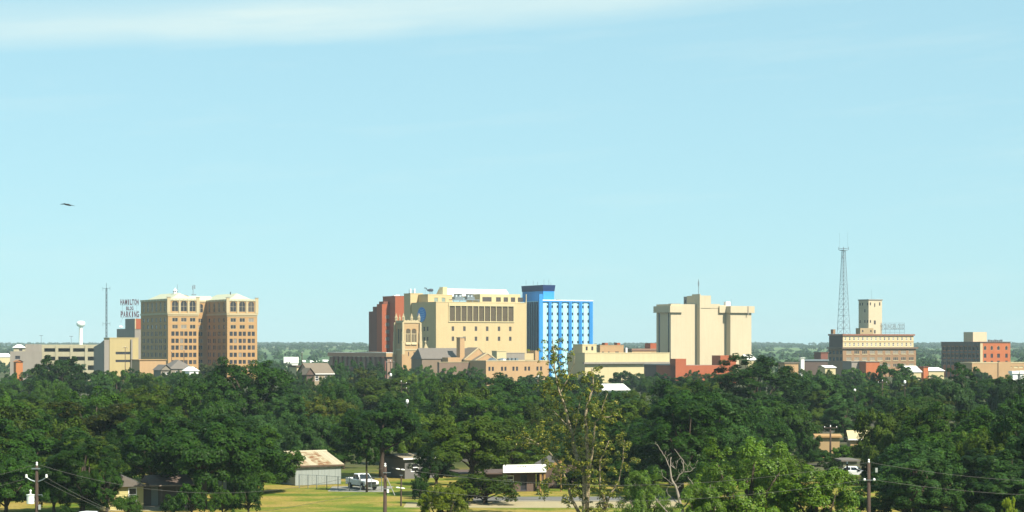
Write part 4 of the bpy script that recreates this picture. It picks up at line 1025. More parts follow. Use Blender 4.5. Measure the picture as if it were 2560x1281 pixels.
house('hip_roof_house', 'grey hip-roofed house standing in front of the tan tower', 'house', 424, 700, 62, 923, 900, mat('drab_siding', (.3, .26, .2), .8, .1), GREYR, 11, form='hip')
house('side_roof_house', 'small grey-roofed house beside the hip-roofed one by the tan tower', 'house', 402, 690, 26, 926, 912, MATS['drab_siding'], GREYR, 8, form='gable_y')
house('white_dome_shed', 'white arched-roof shed right of the grey hip-roofed house', 'shed', 474, 680, 22, 928, 917, WPAINT, WHITE, 7, form='hip', wins=())
house('tan_store', 'low tan brick store at the foot of the tan tower', 'building', 349, 900, 66, 901, 899, PEACH, TAN, 12, form='flat', wins=())
house('orange_kiosk', 'small orange shed among the trees before the stair tower', 'shed', 40, 850, 17, 905, 900, mat('orange_paint', (.55, .2, .06), .8, .1), mat('orange_roof', (.5, .2, .07), .8, .1), 4, form='gable_y', wins=())
house('white_low_roof', 'white low warehouse roof at the far left edge', 'warehouse', -60, 1500, 88, 893, 884, CREAM2, WHITE, 20, form='gable_x', wins=())
house('brown_gable_house', 'brown gabled house with a dark front gable between the tan tower and the church', 'house', 775, 640, 58, 935, 908, mat('tan_siding', (.35, .28, .18), .8, .1), TAUPE, 11, form='gable_x')
house('dark_gable_cottage', 'dark small gable in front of the brown gabled house', 'house', 765, 632, 21, 938, 920, DKBR, TAUPE, 5, form='gable_y', wins=())
house('yellow_shack', 'small pale yellow building below the white tank left of the church', 'building', 742, 700, 18, 918, 914, CREAM2, DKBR, 7, form='flat', wins=())
house('storage_tank', 'big white storage tank house in the open ground right of the tan tower', 'storage tank', 711, 1300, 34, 909, 893, WHITE, WHITE, 8, form='flat', wins=(), theta=8)
for i, (px, py, wp, txt) in enumerate(((757, 901, 6, 'leftmost'), (777, 902, 7, 'second from the left'), (793, 902, 6, 'third from the left'), (808, 900, 12, 'rightmost'))):
    house('white_cottage', 'tiny white far building beyond the brown gabled house, the %s of four' % txt, 'building', px, 1400, wp, py + 4, py, WPAINT, WHITE, 6, form='gable_x', wins=(), theta=10)
house('white_roof_house', 'house with a broad white roof half hidden right of the cottonwood', 'house', 1508, 640, 64, 975, 960, WPAINT, WHITE, 12, form='gable_x', theta=18)
house('pale_gable_house', 'pale roof glimpsed through leaves left of the cottonwood', 'house', 1352, 395, 28, 1046, 1024, CREAM2, mat('pale_blue_green_roof', (.5, .56, .48), .7, .1), 6, form='gable_x', theta=20)
house('blue_white_house', 'blue-white house glimpsed beneath the big dark tree', 'house', 690, 400, 44, 1034, 1008, mat('pale_blue_siding', (.5, .58, .66), .7, .1), mat('blue_grey_roof', (.3, .36, .46), .7, .1), 7, form='gable_y', theta=14)
house('tan_flat_building', 'tan stucco building seen through a gap on the right', 'building', 2043, 312, 56, 1094, 1091, mat('tan_stucco', (.55, .38, .19), .85, .08), TAN, 7, form='flat', wins=(), theta=-7)
house('cream_roof_building', 'cream-roofed building behind the tan stucco one', 'building', 2126, 348, 52, 1098, 1076, PEACH, CREAM2, 8, form='gable_x', theta=-5, wins=())
house('olive_garage', 'olive-grey garage wall above the parked car on the right', 'garage', 2108, 292, 34, 1154, 1150, mat('olive_wall', (.24, .24, .15), .85, .1), GREYR, 5, form='flat', wins=(), theta=6)
house('grey_house', 'dark grey house in tree shade behind the middle utility pole', 'house', 1012, 268, 84, 1146, 1134, mat('grey_siding', (.19, .18, .17), .85, .1, .8), mat('tan_shingle', (.36, .3, .2), .9, .15, 1), 8, wins=((.3, 1.2), (.62, 1.2)))
house('red_shop', 'orange-red wall of a low shop before the hotel', 'building', 2165, 980, 34, 905, 904, ORNG, CONC, 9, form='flat', wins=(), theta=20)
house('grey_shop', 'grey low shop left of the orange-red shop before the hotel', 'building', 2129, 985, 37, 905, 903, CONC, CONC, 9, form='flat', wins=(), theta=20)
house('white_shop_roof', 'white roof glimpsed at the foot of the hotel on its left', 'building', 2063, 930, 26, 919, 914, CREAM2, WHITE, 8, form='gable_x', wins=(), theta=16)
house('white_warehouse', 'white warehouse with a pale cream wall right of the hotel foot', 'warehouse', 2276, 900, 27, 930, 915, CREAM2, WHITE, 12, form='gable_x', wins=(), theta=14)
house('red_chimney_block', 'small red brick block between two white roofs right of the hotel', 'building', 2309, 910, 12, 918, 917, ORNG, REDD, 6, form='flat', wins=(), theta=28)
house('long_white_roof', 'long low white roof right of the small red brick block', 'warehouse', 2322, 930, 38, 927, 919, CREAM2, WHITE, 14, form='gable_x', wins=(), theta=12)
house('white_trailer', 'white trailer roof at the right edge below the tan shop row', 'trailer', 2532, 800, 12, 935, 928, WPAINT, WHITE, 4, form='flat', wins=(), theta=4)
house('white_trailer', 'small white trailer end at the far right edge', 'trailer', 2551, 800, 8, 935, 927, WPAINT, WHITE, 4, form='flat', wins=(), theta=4)
house('cream_pylon_shop', 'narrow white pylon wall of a low shop left of the hotel', 'building', 2003, 960, 8, 896, 895, WHITE, WHITE, 3, form='flat', wins=(), theta=5)
house('grey_deck_shop', 'long grey shop roof between the white pylon and the hotel', 'building', 2012, 985, 58, 903, 899, DKBR, STEEL, 10, form='flat', wins=(), theta=8)
house('brick_stub', 'dark brick box on the skyline just left of the hotel', 'building', 2052, 1080, 18, 882, 881, REDD, REDD, 6, form='flat', wins=(), theta=28)
house('white_side_roof', 'white roof edge low right of the beige tower', 'building', 1870, 985, 20, 900, 887, CREAM2, WHITE, 10, form='gable_x', wins=(), theta=20)
house('brown_low_shop', 'low tan wall left of the white pylon', 'building', 1962, 930, 34, 909, 906, PEACH, TAUPE, 8, form='flat', wins=(), theta=14)

# ------------------------------------------------------------------ metal shed
SHED = mat('pale_sheet_metal', (.40, .44, .41), .55, .10, .5, .10)
SRST = mat('rusted_roof_sheet', (.55, .46, .29), .7, .10, .6, .05, col2=(.30, .135, .05))
SRPL = mat('pale_roof_sheet', (.60, .52, .35), .65, .10, .5, .08)
b = Bld('metal_shed', 'pale metal shed with a rust-streaked tin roof beside the lawn', 'shed', 738, 255, 30)
xe, D = b.fx(853), 10.5
ze, zr = b.z(1163), b.z(1131, 0, D / 2)
n = 8
for k in range(n):
    g = Geo(); a, c = xe * k / n, xe * (k + 1) / n - .012
    for r in range(4):
        u0, u1 = a + (c - a) * r / 4, a + (c - a) * (r + 1) / 4
        um = u0 + (u1 - u0) * .22
        g.quad((u0, 0, .03), (um, -.035, .03), (um, -.035, ze), (u0, 0, ze)); g.quad((um, -.035, .03), (u0 + (u1 - u0) * .4, 0, .03), (u0 + (u1 - u0) * .4, 0, ze), (um, -.035, ze)); g.quad((u0 + (u1 - u0) * .4, 0, .03), (u1, 0, .03), (u1, 0, ze), (u0 + (u1 - u0) * .4, 0, ze))
    b.part('wall_sheet', g, SHED)
for k in range(10):
    a, c = D * k / 10, D * (k + 1) / 10 - .012
    ha, hc = ze + (zr - ze) * (1 - abs(2 * a / D - 1)), ze + (zr - ze) * (1 - abs(2 * c / D - 1))
    b.part('wall_sheet', Geo().add([(0, a, 0.03), (0, c, .03), (0, c, hc - .05), (0, a, ha - .05), (.04, a, .03), (.04, c, .03), (.04, c, hc - .05), (.04, a, ha - .05)], [(0, 3, 2, 1), (4, 5, 6, 7), (0, 4, 7, 3), (1, 2, 6, 5)]), SHED)
b.rects.append((0, xe, 0, D))
b.part('rear_wall', Geo().box(.05, xe - .05, D - .05, D, 0, ze - .02).prism([(0.0, 0), (D, 0), (D, ze - .05), (D / 2, zr - .08), (0.0, ze - .05)], 0, xe - .06, xe - .02), SHED)
n = 9
for k in range(n):
    a, c = -.3 + (xe + .6) * k / n, -.3 + (xe + .6) * (k + 1) / n - .02
    for sd in (0, 1):
        y0_, y1_ = (-.35, D / 2) if sd == 0 else (D + .35, D / 2)
        za = ze - .10
        g = Geo(); dz = .012 * (k % 2)
        g.add([(a, y0_, za + dz), (c, y0_, za + dz), (c, y1_, zr + dz), (a, y1_, zr + dz), (a, y0_, za + dz + .03), (c, y0_, za + dz + .03), (c, y1_, zr + dz + .03), (a, y1_, zr + dz + .03)], [(0, 3, 2, 1), (4, 5, 6, 7), (0, 1, 5, 4), (1, 2, 6, 5), (2, 3, 7, 6), (3, 0, 4, 7)])
        for q in (.33, .66): u = a + (c - a) * q; g.tube([(u, y0_, za + dz + .035), (u, y1_, zr + dz + .035)], .03, 4)
        b.part('roof_sheet', g, SRST if k in (1, 2, 4, 5, 6) else SRPL)
b.part('ridge_cap', Geo().prism([(D / 2 - .3, zr - .02), (D / 2, zr + .14), (D / 2 + .3, zr - .02), (D / 2, zr + .08)], 0, -.32, xe + .32), SRPL)
b.part('eaves_trim', Geo().box(-.3, xe + .3, -.40, -.352, ze - .30, ze - .09), mat('brown_trim', (.13, .085, .055), .8, .1))

# ------------------------------------------------------------------ vehicles
PAINT = mat('white_car_paint', (.72, .73, .73), .25, .03, 1.0, spec=.6)
CGLASS = mat('tinted_car_glass', (.025, .032, .035), .06, .1, 1, spec=.7)
CHROME = mat('chrome', (.6, .6, .6), .15, .05, 1, metal=1.0)
LAMP = mat('clear_headlamp', (.75, .75, .72), .15, .05, 1, spec=.7)
def arch_profile(xr, xf, zb, top, wheels, r, n=8):
    p = [(xr, zb)]
    for wx in wheels:
        p += [(wx - r * math.cos(math.pi * k / n), zb + (r * 1.0) * math.sin(math.pi * k / n) * (1 if k not in (0, n) else 0)) for k in range(n + 1)]
    p += [(xf, zb)] + top
    return p
def wheels(parent, xs, y, r, wdt):
    for x in xs:
        for sd in (-1, 1):
            wo = obj('wheel', Geo().lathe([(r * .62, -wdt / 2), (r * .97, -wdt / 2), (r, -wdt * .3), (r, wdt * .3), (r * .97, wdt / 2), (r * .62, wdt / 2)], 18), BLACK, parent, (x, sd * y, r), (math.pi / 2, 0, 0))
            obj('rim', Geo().lathe([(r * .2, -wdt * .53), (r * .60, -wdt * .47), (r * .60, wdt * .47), (r * .2, wdt * .53)], 10), CHROME, wo)
def cabin(parent, base, top, wb, wt, z0, z1, name='cab'):
    (xr, xf), (tr, tf) = base, top
    g = Geo().add([(xr, -wb, z0), (xf, -wb, z0), (xf, wb, z0), (xr, wb, z0), (tr, -wt, z1), (tf, -wt, z1), (tf, wt, z1), (tr, wt, z1)], [(3, 2, 1, 0), (4, 5, 6, 7), (0, 1, 5, 4), (1, 2, 6, 5), (2, 3, 7, 6), (3, 0, 4, 7)])
    cab = obj(name, g, PAINT, parent)
    cab.modifiers.new('soft', 'BEVEL').width = .07
    def lerp(a, c, q): return a + (c - a) * q
    def glass(nm, u0, u1, q0, q1, face):
        vs = []
        for u, q in ((u0, q0), (u1, q0), (u1, q1), (u0, q1)):
            z = lerp(z0, z1, q)
            if face == 'f': x = lerp(xf, tf, q) + .015; y = lerp(-wb, -wt, q) + (2 * lerp(wb, wt, q)) * u; vs.append((x, y, z))
            elif face == 'b': x = lerp(xr, tr, q) - .015; y = lerp(-wb, -wt, q) + (2 * lerp(wb, wt, q)) * u; vs.append((x, y, z))
            else:
                s = -1 if face == 'r' else 1
                x = lerp(lerp(xr, tr, q), lerp(xf, tf, q), u); vs.append((x, s * (lerp(wb, wt, q) + .015), z))
        obj(nm, Geo().add(vs, [(0, 1, 2, 3)]), CGLASS, parent)
    glass('windshield', .07, .93, .1, .9, 'f'); glass('rear_window', .1, .9, .2, .88, 'b')
    for f in 'rl':
        glass('side_window', .08, .47, .12, .86, f); glass('side_window', .52, .90, .12, .86, f)
def pickup(label, loc, rz):
    t = thing('pickup_truck', label, 'pickup truck', loc, rz)
    top = [(2.78, .98), (2.66, 1.14), (1.25, 1.24), (-.95, 1.27), (-.951, .82), (-2.8, .82)]
    bo = obj('body', Geo().prism(arch_profile(-2.8, 2.75, .52, top, (-1.72, 1.82), .50), 1, -.94, .94), PAINT, t)
    bo.modifiers.new('soft', 'BEVEL').width = .05
    for s in (-1, 1): obj('bed_side', Geo().box(-2.8, -.96, min(s * .95, s * .87), max(s * .95, s * .87), .823, 1.29), PAINT, t)
    obj('tailgate', Geo().box(-2.84, -2.76, -.86, .86, .7, 1.29), PAINT, t)
    cabin(t, (-.97, 1.22), (-.82, .42), .88, .76, 1.25, 1.93)
    obj('hood_bulge', Geo().prism([(1.25, 1.22), (2.62, 1.12), (2.55, 1.17), (1.35, 1.30)], 1, -.55, .55), PAINT, t)
    gr = obj('grille', Geo().box(2.74, 2.82, -.55, .55, .74, 1.06), BLACK, t)
    for k in range(2): obj('grille_bar', Geo().box(2.815, 2.85, -.55, .55, .82 + .12 * k, .86 + .12 * k), CHROME, gr)
    for s in (-1, 1):
        obj('headlight', Geo().box(2.70, 2.81, min(s * .57, s * .92), max(s * .57, s * .92), .80, 1.04), LAMP, t)
        obj('mirror', Geo().box(.98, 1.12, min(s * .9, s * 1.18), max(s * .9, s * 1.18), 1.28, 1.5), BLACK, t)
        obj('fender_flare', Geo().box(1.3, 2.34, min(s * .94, s * .97), max(s * .94, s * .97), 1.0, 1.07), PAINT, t)
    obj('front_bumper', Geo().box(2.72, 2.95, -.94, .94, .46, .72), CHROME, t)
    obj('rear_bumper', Geo().box(-2.97, -2.84, -.92, .92, .5, .68), CHROME, t)
    obj('chassis', Geo().box(-2.5, 2.5, -.6, .6, .35, .519), BLACK, t)
    wheels(t, (-1.72, 1.82), .80, .41, .28)
    return t
def sedan(label, loc, rz):
    t = thing('parked_car', label, 'car', loc, rz)
    top = [(2.25, .62), (2.18, .78), (1.1, .92), (-1.2, .95), (-2.1, .93), (-2.25, .80)]
    bo = obj('body', Geo().prism(arch_profile(-2.25, 2.25, .30, top, (-1.35, 1.38), .36), 1, -.86, .86), PAINT, t)
    bo.modifiers.new('soft', 'BEVEL').width = .06
    cabin(t, (-1.75, 1.15), (-1.0, .35), .80, .64, .93, 1.43)
    for s in (-1, 1):
        obj('headlight', Geo().box(2.12, 2.27, min(s * .5, s * .82), max(s * .5, s * .82), .62, .76), LAMP, t)
        obj('mirror', Geo().box(.75, .88, min(s * .83, s * 1.0), max(s * .83, s * 1.0), .95, 1.08), PAINT, t)
    obj('bumper', Geo().box(2.2, 2.33, -.8, .8, .32, .55), PAINT, t)
    wheels(t, (-1.35, 1.38), .76, .32, .2)
    return t
HD = math.atan2(-math.cos(math.radians(30)), math.sin(math.radians(30)))
pickup('white pickup truck parked on the gravel right of the metal shed', (GX(905, 249), 249.2, 0.016), HD)
sedan('white car parked under the trees right of the olive garage', (GX(2134, 272), 272, 0.0), math.radians(-15))
sedan('white car whose roof just shows at the bottom left edge', (GX(228, 198.6), 198.6, 0.0), math.radians(-20))

# ------------------------------------------------------------------ yellow house, motel sign shelter, street sign
YEL = mat('pale_yellow_clapboard', (.62, .55, .24), .75, .06, .8, .06)
BRN = mat('brown_shaded_wall', (.22, .185, .155), .85, .1, .8)
b = Bld('yellow_house', 'pale yellow clapboard house with a grey porch, lower left', 'house', 250, 217.5, 18)
xc = b.fx(358.5)
H1 = 2.75
nb = 15
ua, uc, wa, wc = b.fx(322.5), b.fx(340), .95, 2.28
g = Geo()
for k in range(nb):
    za, zb = H1 * k / nb, H1 * (k + 1) / nb
    segs = [(0, xc)] if zb < wa or za > wc else [(0, ua - .02), (uc + .02, xc)]
    for a, c in segs: g.add([(a, -.035, za), (c, -.035, za), (c, 0, zb), (a, 0, zb), (a, 0, za), (c, 0, za)], [(0, 1, 2, 3), (0, 4, 5, 1), (1, 5, 2), (0, 3, 4)])
b.part('clapboard', g, YEL)
b.part('gable_boards', Geo().prism([(0, H1), (xc, H1), (xc / 2, H1 + .85)], 1, 0, .2), YEL)
b.part('side_wall', Geo().box(xc - .05, xc, .01, 7, 0, H1).box(0, .05, .01, 7, 0, H1).box(0.06, xc - .06, 6.9, 7, 0, H1), YEL)
g = Geo().add([(-.5, -.45, H1 - .25), (xc / 2, -.45, H1 + .95), (xc + .5, -.45, H1 - .25), (-.5, 7.4, H1 - .25), (xc / 2, 7.4, H1 + .95), (xc + .5, 7.4, H1 - .25)], [(0, 3, 4, 1), (1, 4, 5, 2), (0, 1, 2)])
b.part('roof', g, GREYR)
wn = b.part('window', Geo().box(ua, uc, .02, .06, wa, wc), GLASS)
g = Geo().box(ua - .08, uc + .08, -.07, -.01, wa - .1, wa).box(ua - .08, uc + .08, -.07, -.01, wc, wc + .09).box(ua - .08, ua, -.07, -.01, wa, wc).box(uc, uc + .08, -.07, -.01, wa, wc).box(ua, uc, -.05, .01, (wa + wc) / 2 - .045, (wa + wc) / 2 + .045)
obj('frame', g, WPAINT, wn)
obj('blind', Geo().box(ua + .04, uc - .04, .005, .018, wa + .05, wa + .55), WPAINT, wn)
xr_ = b.fx(468)
b.rects.append((0, xr_, -.8, 7))
b.part('porch_wall', Geo().box(xc + .02, xr_, 1.9, 2.1, 0, 2.6), BRN)
b.part('porch_roof', Geo().prism([(-.9, 2.62), (2.6, 3.55), (6.5, 2.62)], 0, xc + .55, xr_ + .6), mat('brown_shingle', (.17, .125, .10), .9, .15, 1))
b.part('roof_edge', Geo().box(xc + .5, xr_ + .65, -1.0, -.905, 2.5, 2.64), mat('tan_fascia', (.34, .26, .2), .8, .1))
b.part('porch_floor', Geo().box(xc + .02, xr_ + .3, -.8, 1.89, 0, .22), KERB)
b.part('porch_door', Geo().box(b.fx(384), b.fx(401), 1.80, 1.89, .23, 2.25), mat('pale_green_door', (.38, .42, .38), .7, .1))
for p in (402, 440, 466): u = b.fx(p); b.part('porch_post', Geo().box(u - .06, u + .06, -.75, -.63, .22, 2.61), BRN)

b = Bld('motel_office', 'low brown motel office with a white sign board along its roof edge', 'motel', 1222, 243, 14)
xe = b.fx(1364)
b.block('wall', mat('brown_office_wall', (.16, .11, .085), .85, .12, .8), 0, xe - 1.0, .9, 7, 0, b.z(1186), [(2.0, 3.4, .9, 2.0, 'sash', GLASS), (4.2, 5.0, .1, 2.1, 'dark', GLASS)])
b.part('roof', Geo().box(-3.4, xe + .1, -.2, 7.3, b.z(1186) + .003, b.z(1183)), DKBR)
for p in (1349, 1359): b.part('timber_post', Geo().box(b.fx(p), b.fx(p + 4.5), -.1, .2, 0, b.z(1186)), TIMB)
g = Geo().prism([(0, 2.5), (2.6, 3.5), (2.6, 3.85), (0, 2.85)], 1, -.5, .0)
for v in range(len(g.v)): x, y, z = g.v[v]; g.v[v] = (xe + .08 + x * .72, y, z + .15)
b.part('carport_beam', g, TIMB)
b.part('carport_roof', Geo().add([(xe + .1, .01, 2.95), (xe + 2.0, .01, 3.95), (xe + 2.0, 6, 3.95), (xe + .1, 6, 2.95), (xe + .1, .01, 3.1), (xe + 2.0, .01, 4.1), (xe + 2.0, 6, 4.1), (xe + .1, 6, 3.1)], [(0, 3, 2, 1), (4, 5, 6, 7), (0, 1, 5, 4), (1, 2, 6, 5), (2, 3, 7, 6), (3, 0, 4, 7)]), GREYR)
b.part('carport_wall', Geo().box(xe + .2, xe + 5.5, 5.0, 5.2, 0, 2.9), DKBR)
b.part('carport_post', Geo().box(xe + 1.85, xe + 2.0, -.2, 0, 0, 3.9), TIMB)
SBW = mat('white_sign_face', (.80, .82, .76), .5, .03, 1)
sb = thing('sign_board', 'long white sign board with rows of faint lettering on the motel roof edge', 'sign', (b.X0, b.Y0, b.z(1183) + .01), b.th)
xa_, zb_ = b.fx(1256), b.z(1184) - b.z(1183)
hh = b.z(1163) - b.z(1183)
obj('panel', Geo().box(xa_, b.fx(1312), -.34, -.22, 0, hh), SBW, sb)
obj('panel', Geo().box(b.fx(1312) + .01, xe, -.34, -.22, 0, hh), SBW, sb)
INK = mat('faded_green_ink', (.14, .20, .14), .6, .1); INK2 = mat('faded_grey_ink', (.17, .17, .13), .6, .1)
rr = random.Random(5)
for a, c, z_, h_, mt in ((1290, 1311, .66, .13, INK2), (1266, 1309, .42, .06, INK2), (1282, 1304, .19, .07, INK2), (1322, 1350, .80, .07, INK), (1323, 1358, .58, .07, INK), (1324, 1352, .34, .06, INK), (1321, 1332, .15, .05, INK2)):
    u = b.fx(a)
    while u < b.fx(c):
        wl_ = rr.uniform(.07, .16); obj('lettering', Geo().box(u, u + wl_, -.346, -.341, hh * z_, hh * z_ + h_), mt, sb); u += wl_ + rr.uniform(.03, .1)
obj('back_brace', Geo().box(xa_, xe, -.2, -.05, 0, .15), DKBR, sb)

ss = thing('street_sign', 'grey street sign with two upright blades on a thin post by the lawn', 'street sign', (GX(556, 218), 218, 0))
obj('post', Geo().tube([(0, 0, 0), (0, 0, 2.0)], .035, 6), STEEL, ss)
for s in (-1, 1): obj('blade', Geo().box(s * .26 - .19, s * .26 + .19, -.02, .02, 1.95, 3.33), mat('sign_back_grey', (.20, .24, .26), .5, .1, metal=.2), ss)
obj('crossbar', Geo().box(-.4, .4, .021, .06, 2.2, 2.28).box(-.4, .4, .021, .06, 3.0, 3.08), STEEL, ss)
wp_ = thing('wooden_post', 'slender leaning wooden post on the grass right of the middle utility pole', 'post', (GX(1002.5, 223), 223, 0))
obj('shaft', Geo().tube([(0, 0, 0), (.02, 0, 1.8), (.03, 0, 3.4)], [.10, .09, .08], 8), WOOD, wp_)
obj('top_plate', Geo().box(-.15, .2, -.1, .1, 3.4, 3.46), STEEL, wp_)
fn = thing('chain_link_fence', 'chain link fence with thin steel posts before the metal shed and truck', 'fence', (GX(840, 247), 247, 0))
fp = [(748, 250.5), (770, 250), (792, 249.4), (817, 248.4), (845, 246.6), (874, 246.2), (901, 246), (928, 245.8), (954, 245.6)]
tops = []
for px, d in fp:
    p = Vector((GX(px, d), d, 0)) - fn.location
    obj('post', Geo().tube([p, p + Vector((0, 0, 1.75))], .05, 6), STEEL, fn); tops.append(p)
obj('top_rail', Geo().tube([p + Vector((0, 0, 1.7)) for p in tops], .022, 5), STEEL, fn)
g = Geo()
for i in range(len(tops) - 1):
    a, c = tops[i], tops[i + 1]; n = 10
    for k in range(-8, n):
        for sgn in (0, 1):
            q0, q1 = k / n, (k + 8) / n
            z0_, z1_ = .05, 1.65
            if q0 < 0: z0_ = .05 + 1.6 * (-q0) / (8 / n); q0 = 0
            if q1 > 1: z1_ = .05 + 1.6 * (1 - k / n) / (8 / n); q1 = 1
            if q1 <= q0: continue
            if sgn: q0, q1 = 1 - q0, 1 - q1
            g.tube([a.lerp(c, q0) + Vector((0, 0, z0_)), a.lerp(c, q1) + Vector((0, 0, z1_))], .0028, 3, cap=False)
struct(obj('wire_mesh', g, STEEL, fn), 'stuff')

# ------------------------------------------------------------------ utility poles and cables
def pole(label, px, pyt, d, r=.15, arms=(), name='utility_pole', transf=None, lean=0.0, armw=1.2):
    t = thing(name, label, 'utility pole', (GX(px, d), d, 0), 0, None)
    zt = ZZ(pyt, d)
    obj('shaft', Geo().tube([(-lean, 0, 0), (-lean / 2, 0, zt / 2), (0, 0, zt)], [r * 1.25, r * 1.1, r * .85], 10), WOOD, t, smooth=True)
    obj('insulator', Geo().lathe([(.05, zt), (.09, zt + .08), (.05, zt + .16), (.08, zt + .22), (.03, zt + .3)], 8), WPAINT, t)
    for py in arms:
        z = ZZ(py, d)
        obj('crossarm', Geo().box(-armw, armw, -r - .1, -r - .003, z - .06, z + .06), WOOD, t)
        for s in (-1, 1): obj('insulator', Geo().lathe([(.05, z + .061), (.08, z + .12), (.04, z + .24)], 8, 0, (s * armw * .9, -r - .05)), WPAINT, t)
    return t, zt
def cable(label, a, c, sag, r=.011, n=26):
    pts = [a.lerp(c, k / n) - Vector((0, 0, 4 * sag * (k / n) * (1 - k / n))) for k in range(n + 1)]
    o = obj('power_cable', Geo().tube([p - a for p in pts], r, 4), WIRE, None, a)
    tag(o, label, 'cable')
    return o
PD = 150.0
pa, zA = pole('wooden utility pole with a white transformer, lower left', 92, 1165, PD, .125)
z = ZZ(1200, PD)
for s in (-1, 1):
    obj('bracket_arm', Geo().tube([(s * .12, -.1, z - .12), (s * .45, -.12, z + .0), (s * .75, -.12, z + .2)], .045, 6), STEEL, pa)
    obj('insulator', Geo().lathe([(.05, z + .15), (.1, z + .2), (.06, z + .3), (.1, z + .34), (.04, z + .42)], 8, 0, (s * .75, -.12)), WPAINT, pa)
obj('top_bracket', Geo().box(-.35, .30, -.2, -.155, zA - .25, zA - .15), STEEL, pa)
g = Geo().lathe([(.27, ZZ(1260, PD)), (.29, ZZ(1259, PD)), (.29, ZZ(1238.5, PD)), (.33, ZZ(1238, PD)), (.33, ZZ(1236.8, PD)), (.1, ZZ(1235.5, PD))], 18, 0, (-.44, -.12))
tr = obj('transformer', g, mat('transformer_grey_white', (.62, .65, .62), .4, .05), pa, smooth=False)
obj('bushing', Geo().lathe([(.06, ZZ(1235.6, PD)), (.045, ZZ(1230, PD)), (.09, ZZ(1227, PD)), (.05, ZZ(1224.5, PD))], 8, 0, (-.44, -.12)), WPAINT, tr)
obj('mounting_bracket', Geo().box(-.2, -.1, -.2, 0, ZZ(1243, PD), ZZ(1241, PD)).box(-.2, -.1, -.2, 0, ZZ(1254, PD), ZZ(1252, PD)), STEEL, tr)
obj('fuse_arm', Geo().tube([(.1, -.1, ZZ(1238, PD)), (.42, -.1, ZZ(1237, PD)), (.42, -.1, ZZ(1241, PD))], .03, 5), STEEL, pa)
obj('meter_box', Geo().box(.16, .32, -.2, -.05, ZZ(1274, PD), ZZ(1262, PD)), mat('grey_box', (.45, .47, .45), .5, .1), pa)
pb, zB = pole('wooden utility pole with a diagonal stay in front of the white truck', 963, 1168, PD, .14, lean=.05)
obj('dead_end_bracket', Geo().box(-.15, .42, -.22, -.165, ZZ(1182.5, PD), ZZ(1181, PD)), STEEL, pb)
obj('dead_end_bracket', Geo().box(-.15, .42, -.22, -.165, ZZ(1223, PD), ZZ(1221.5, PD)), STEEL, pb)
obj('stay_rod', Geo().tube([(.12, -.2, ZZ(1194, PD)), (.75, -.45, ZZ(1238, PD))], .035, 6), mat('pale_guy_guard', (.36, .35, .31), .7, .1), pb)
obj('marker_plate', Geo().box(.14, .3, -.21, -.165, ZZ(1232, PD), ZZ(1223, PD)), WPAINT, pb)
pc, zC = pole('dark wooden utility pole at the right before the leafy trees', 2172, 1158, PD, .14)
obj('spool_bracket', Geo().box(-.5, .5, -.24, -.18, ZZ(1201, PD), ZZ(1199.5, PD)), STEEL, pc)
for s in (-1, 1): obj('insulator', Geo().lathe([(.04, -.1), (.09, -.04), (.09, .05), (.04, .1)], 8), WPAINT, pc, (s * .36, -.24, ZZ(1199, PD)))
obj('cutout_box', Geo().box(.45, .62, -.25, -.1, ZZ(1181, PD), ZZ(1170, PD)), mat('grey_box', (.45, .47, .45), .5, .1), pc)
A, B_, C_ = P(95, 1163, PD), P(966, 1168, PD), P(2170, 1157, PD)
cable('upper cable from the lower left pole to the middle pole', P(100, 1163, PD), P(960, 1170, PD), 2.0)
cable('upper cable leaving the picture left of the lower left pole', P(84, 1163, PD), P(-800, 1163, PD), 2.1)
cable('lower cable leaving the picture left of the lower left pole', P(70, 1196, PD), P(-800, 1196, PD), 1.9)
cable('steep service cable dropping right from the lower left pole', P(117, 1195, PD), P(430, 1330, PD - 6), .35)
cable('second steep service cable just below the first one on the lower left', P(110, 1203, PD), P(425, 1330, PD - 6.3), .3)
cable('upper cable from the middle pole to the right pole', P(980, 1170, PD), P(2168, 1157, PD), 1.5)
cable('lower cable from the middle pole to the right pole', P(980, 1217, PD), P(2160, 1200, PD), 1.35)
cable('upper cable leaving the picture right of the right pole', P(2178, 1157, PD), P(3250, 1160, PD), 1.45)
cable('lower cable leaving the picture right of the right pole', P(2184, 1200, PD), P(3250, 1203, PD), 1.2)
cable('thin cable crossing the lawn low towards the middle pole', P(480, 1300, PD), P(958, 1222, PD), .25, .010)
for nm, a in (('upper', P(990, 1172.3, PD)), ('lower', P(990, 1218.8, PD))):
    for k in range(2):
        o = obj('strain_insulator', Geo().tube([(0, 0, 0), (.14, 0, -.02), (.16, 0, -.02), (.30, 0, -.04)], [.03, .06, .06, .03], 8), WPAINT, None, a + Vector((.36 * k, -.03, -.05 * k)))
        tag(o, 'white strain insulator on the %s cable right of the middle pole, %s of two' % (nm, 'first' if k == 0 else 'second'), 'insulator')
for lab, px, pyt, d, arms, aw in (('thin far pole rising beside the brown gabled house', 755, 882, 640, (), 1), ('pole with a crossarm below the low brown-fascia building', 976, 904, 560, (906.5,), 1.1),
    ('two-arm pole among trees below the church tower', 1003, 955, 430, (959, 972), 1.25), ('pole with a crossarm before the cream garage block', 313, 868, 800, (870,), 1.1),
    ('pole with pale arms among trees below the hotel', 2206, 953, 480, (957,), 1.1), ('brown pole in front of the tan stucco building', 2076, 1068, 300, (1070,), 1.0),
    ('slim pole by the hip-roofed house before the tan tower', 460, 876, 760, (), 1), ('thin pole in the trees left of the hip-roofed house', 429, 879, 780, (), 1),
    ('thin pole right of the olive garage', 2118, 1160, 262, (), 1), ('pole standing in the trees below the orange brick block', 2325, 963, 430, (), 1)):
    pole(lab, px, pyt, d, .13, arms, armw=aw)
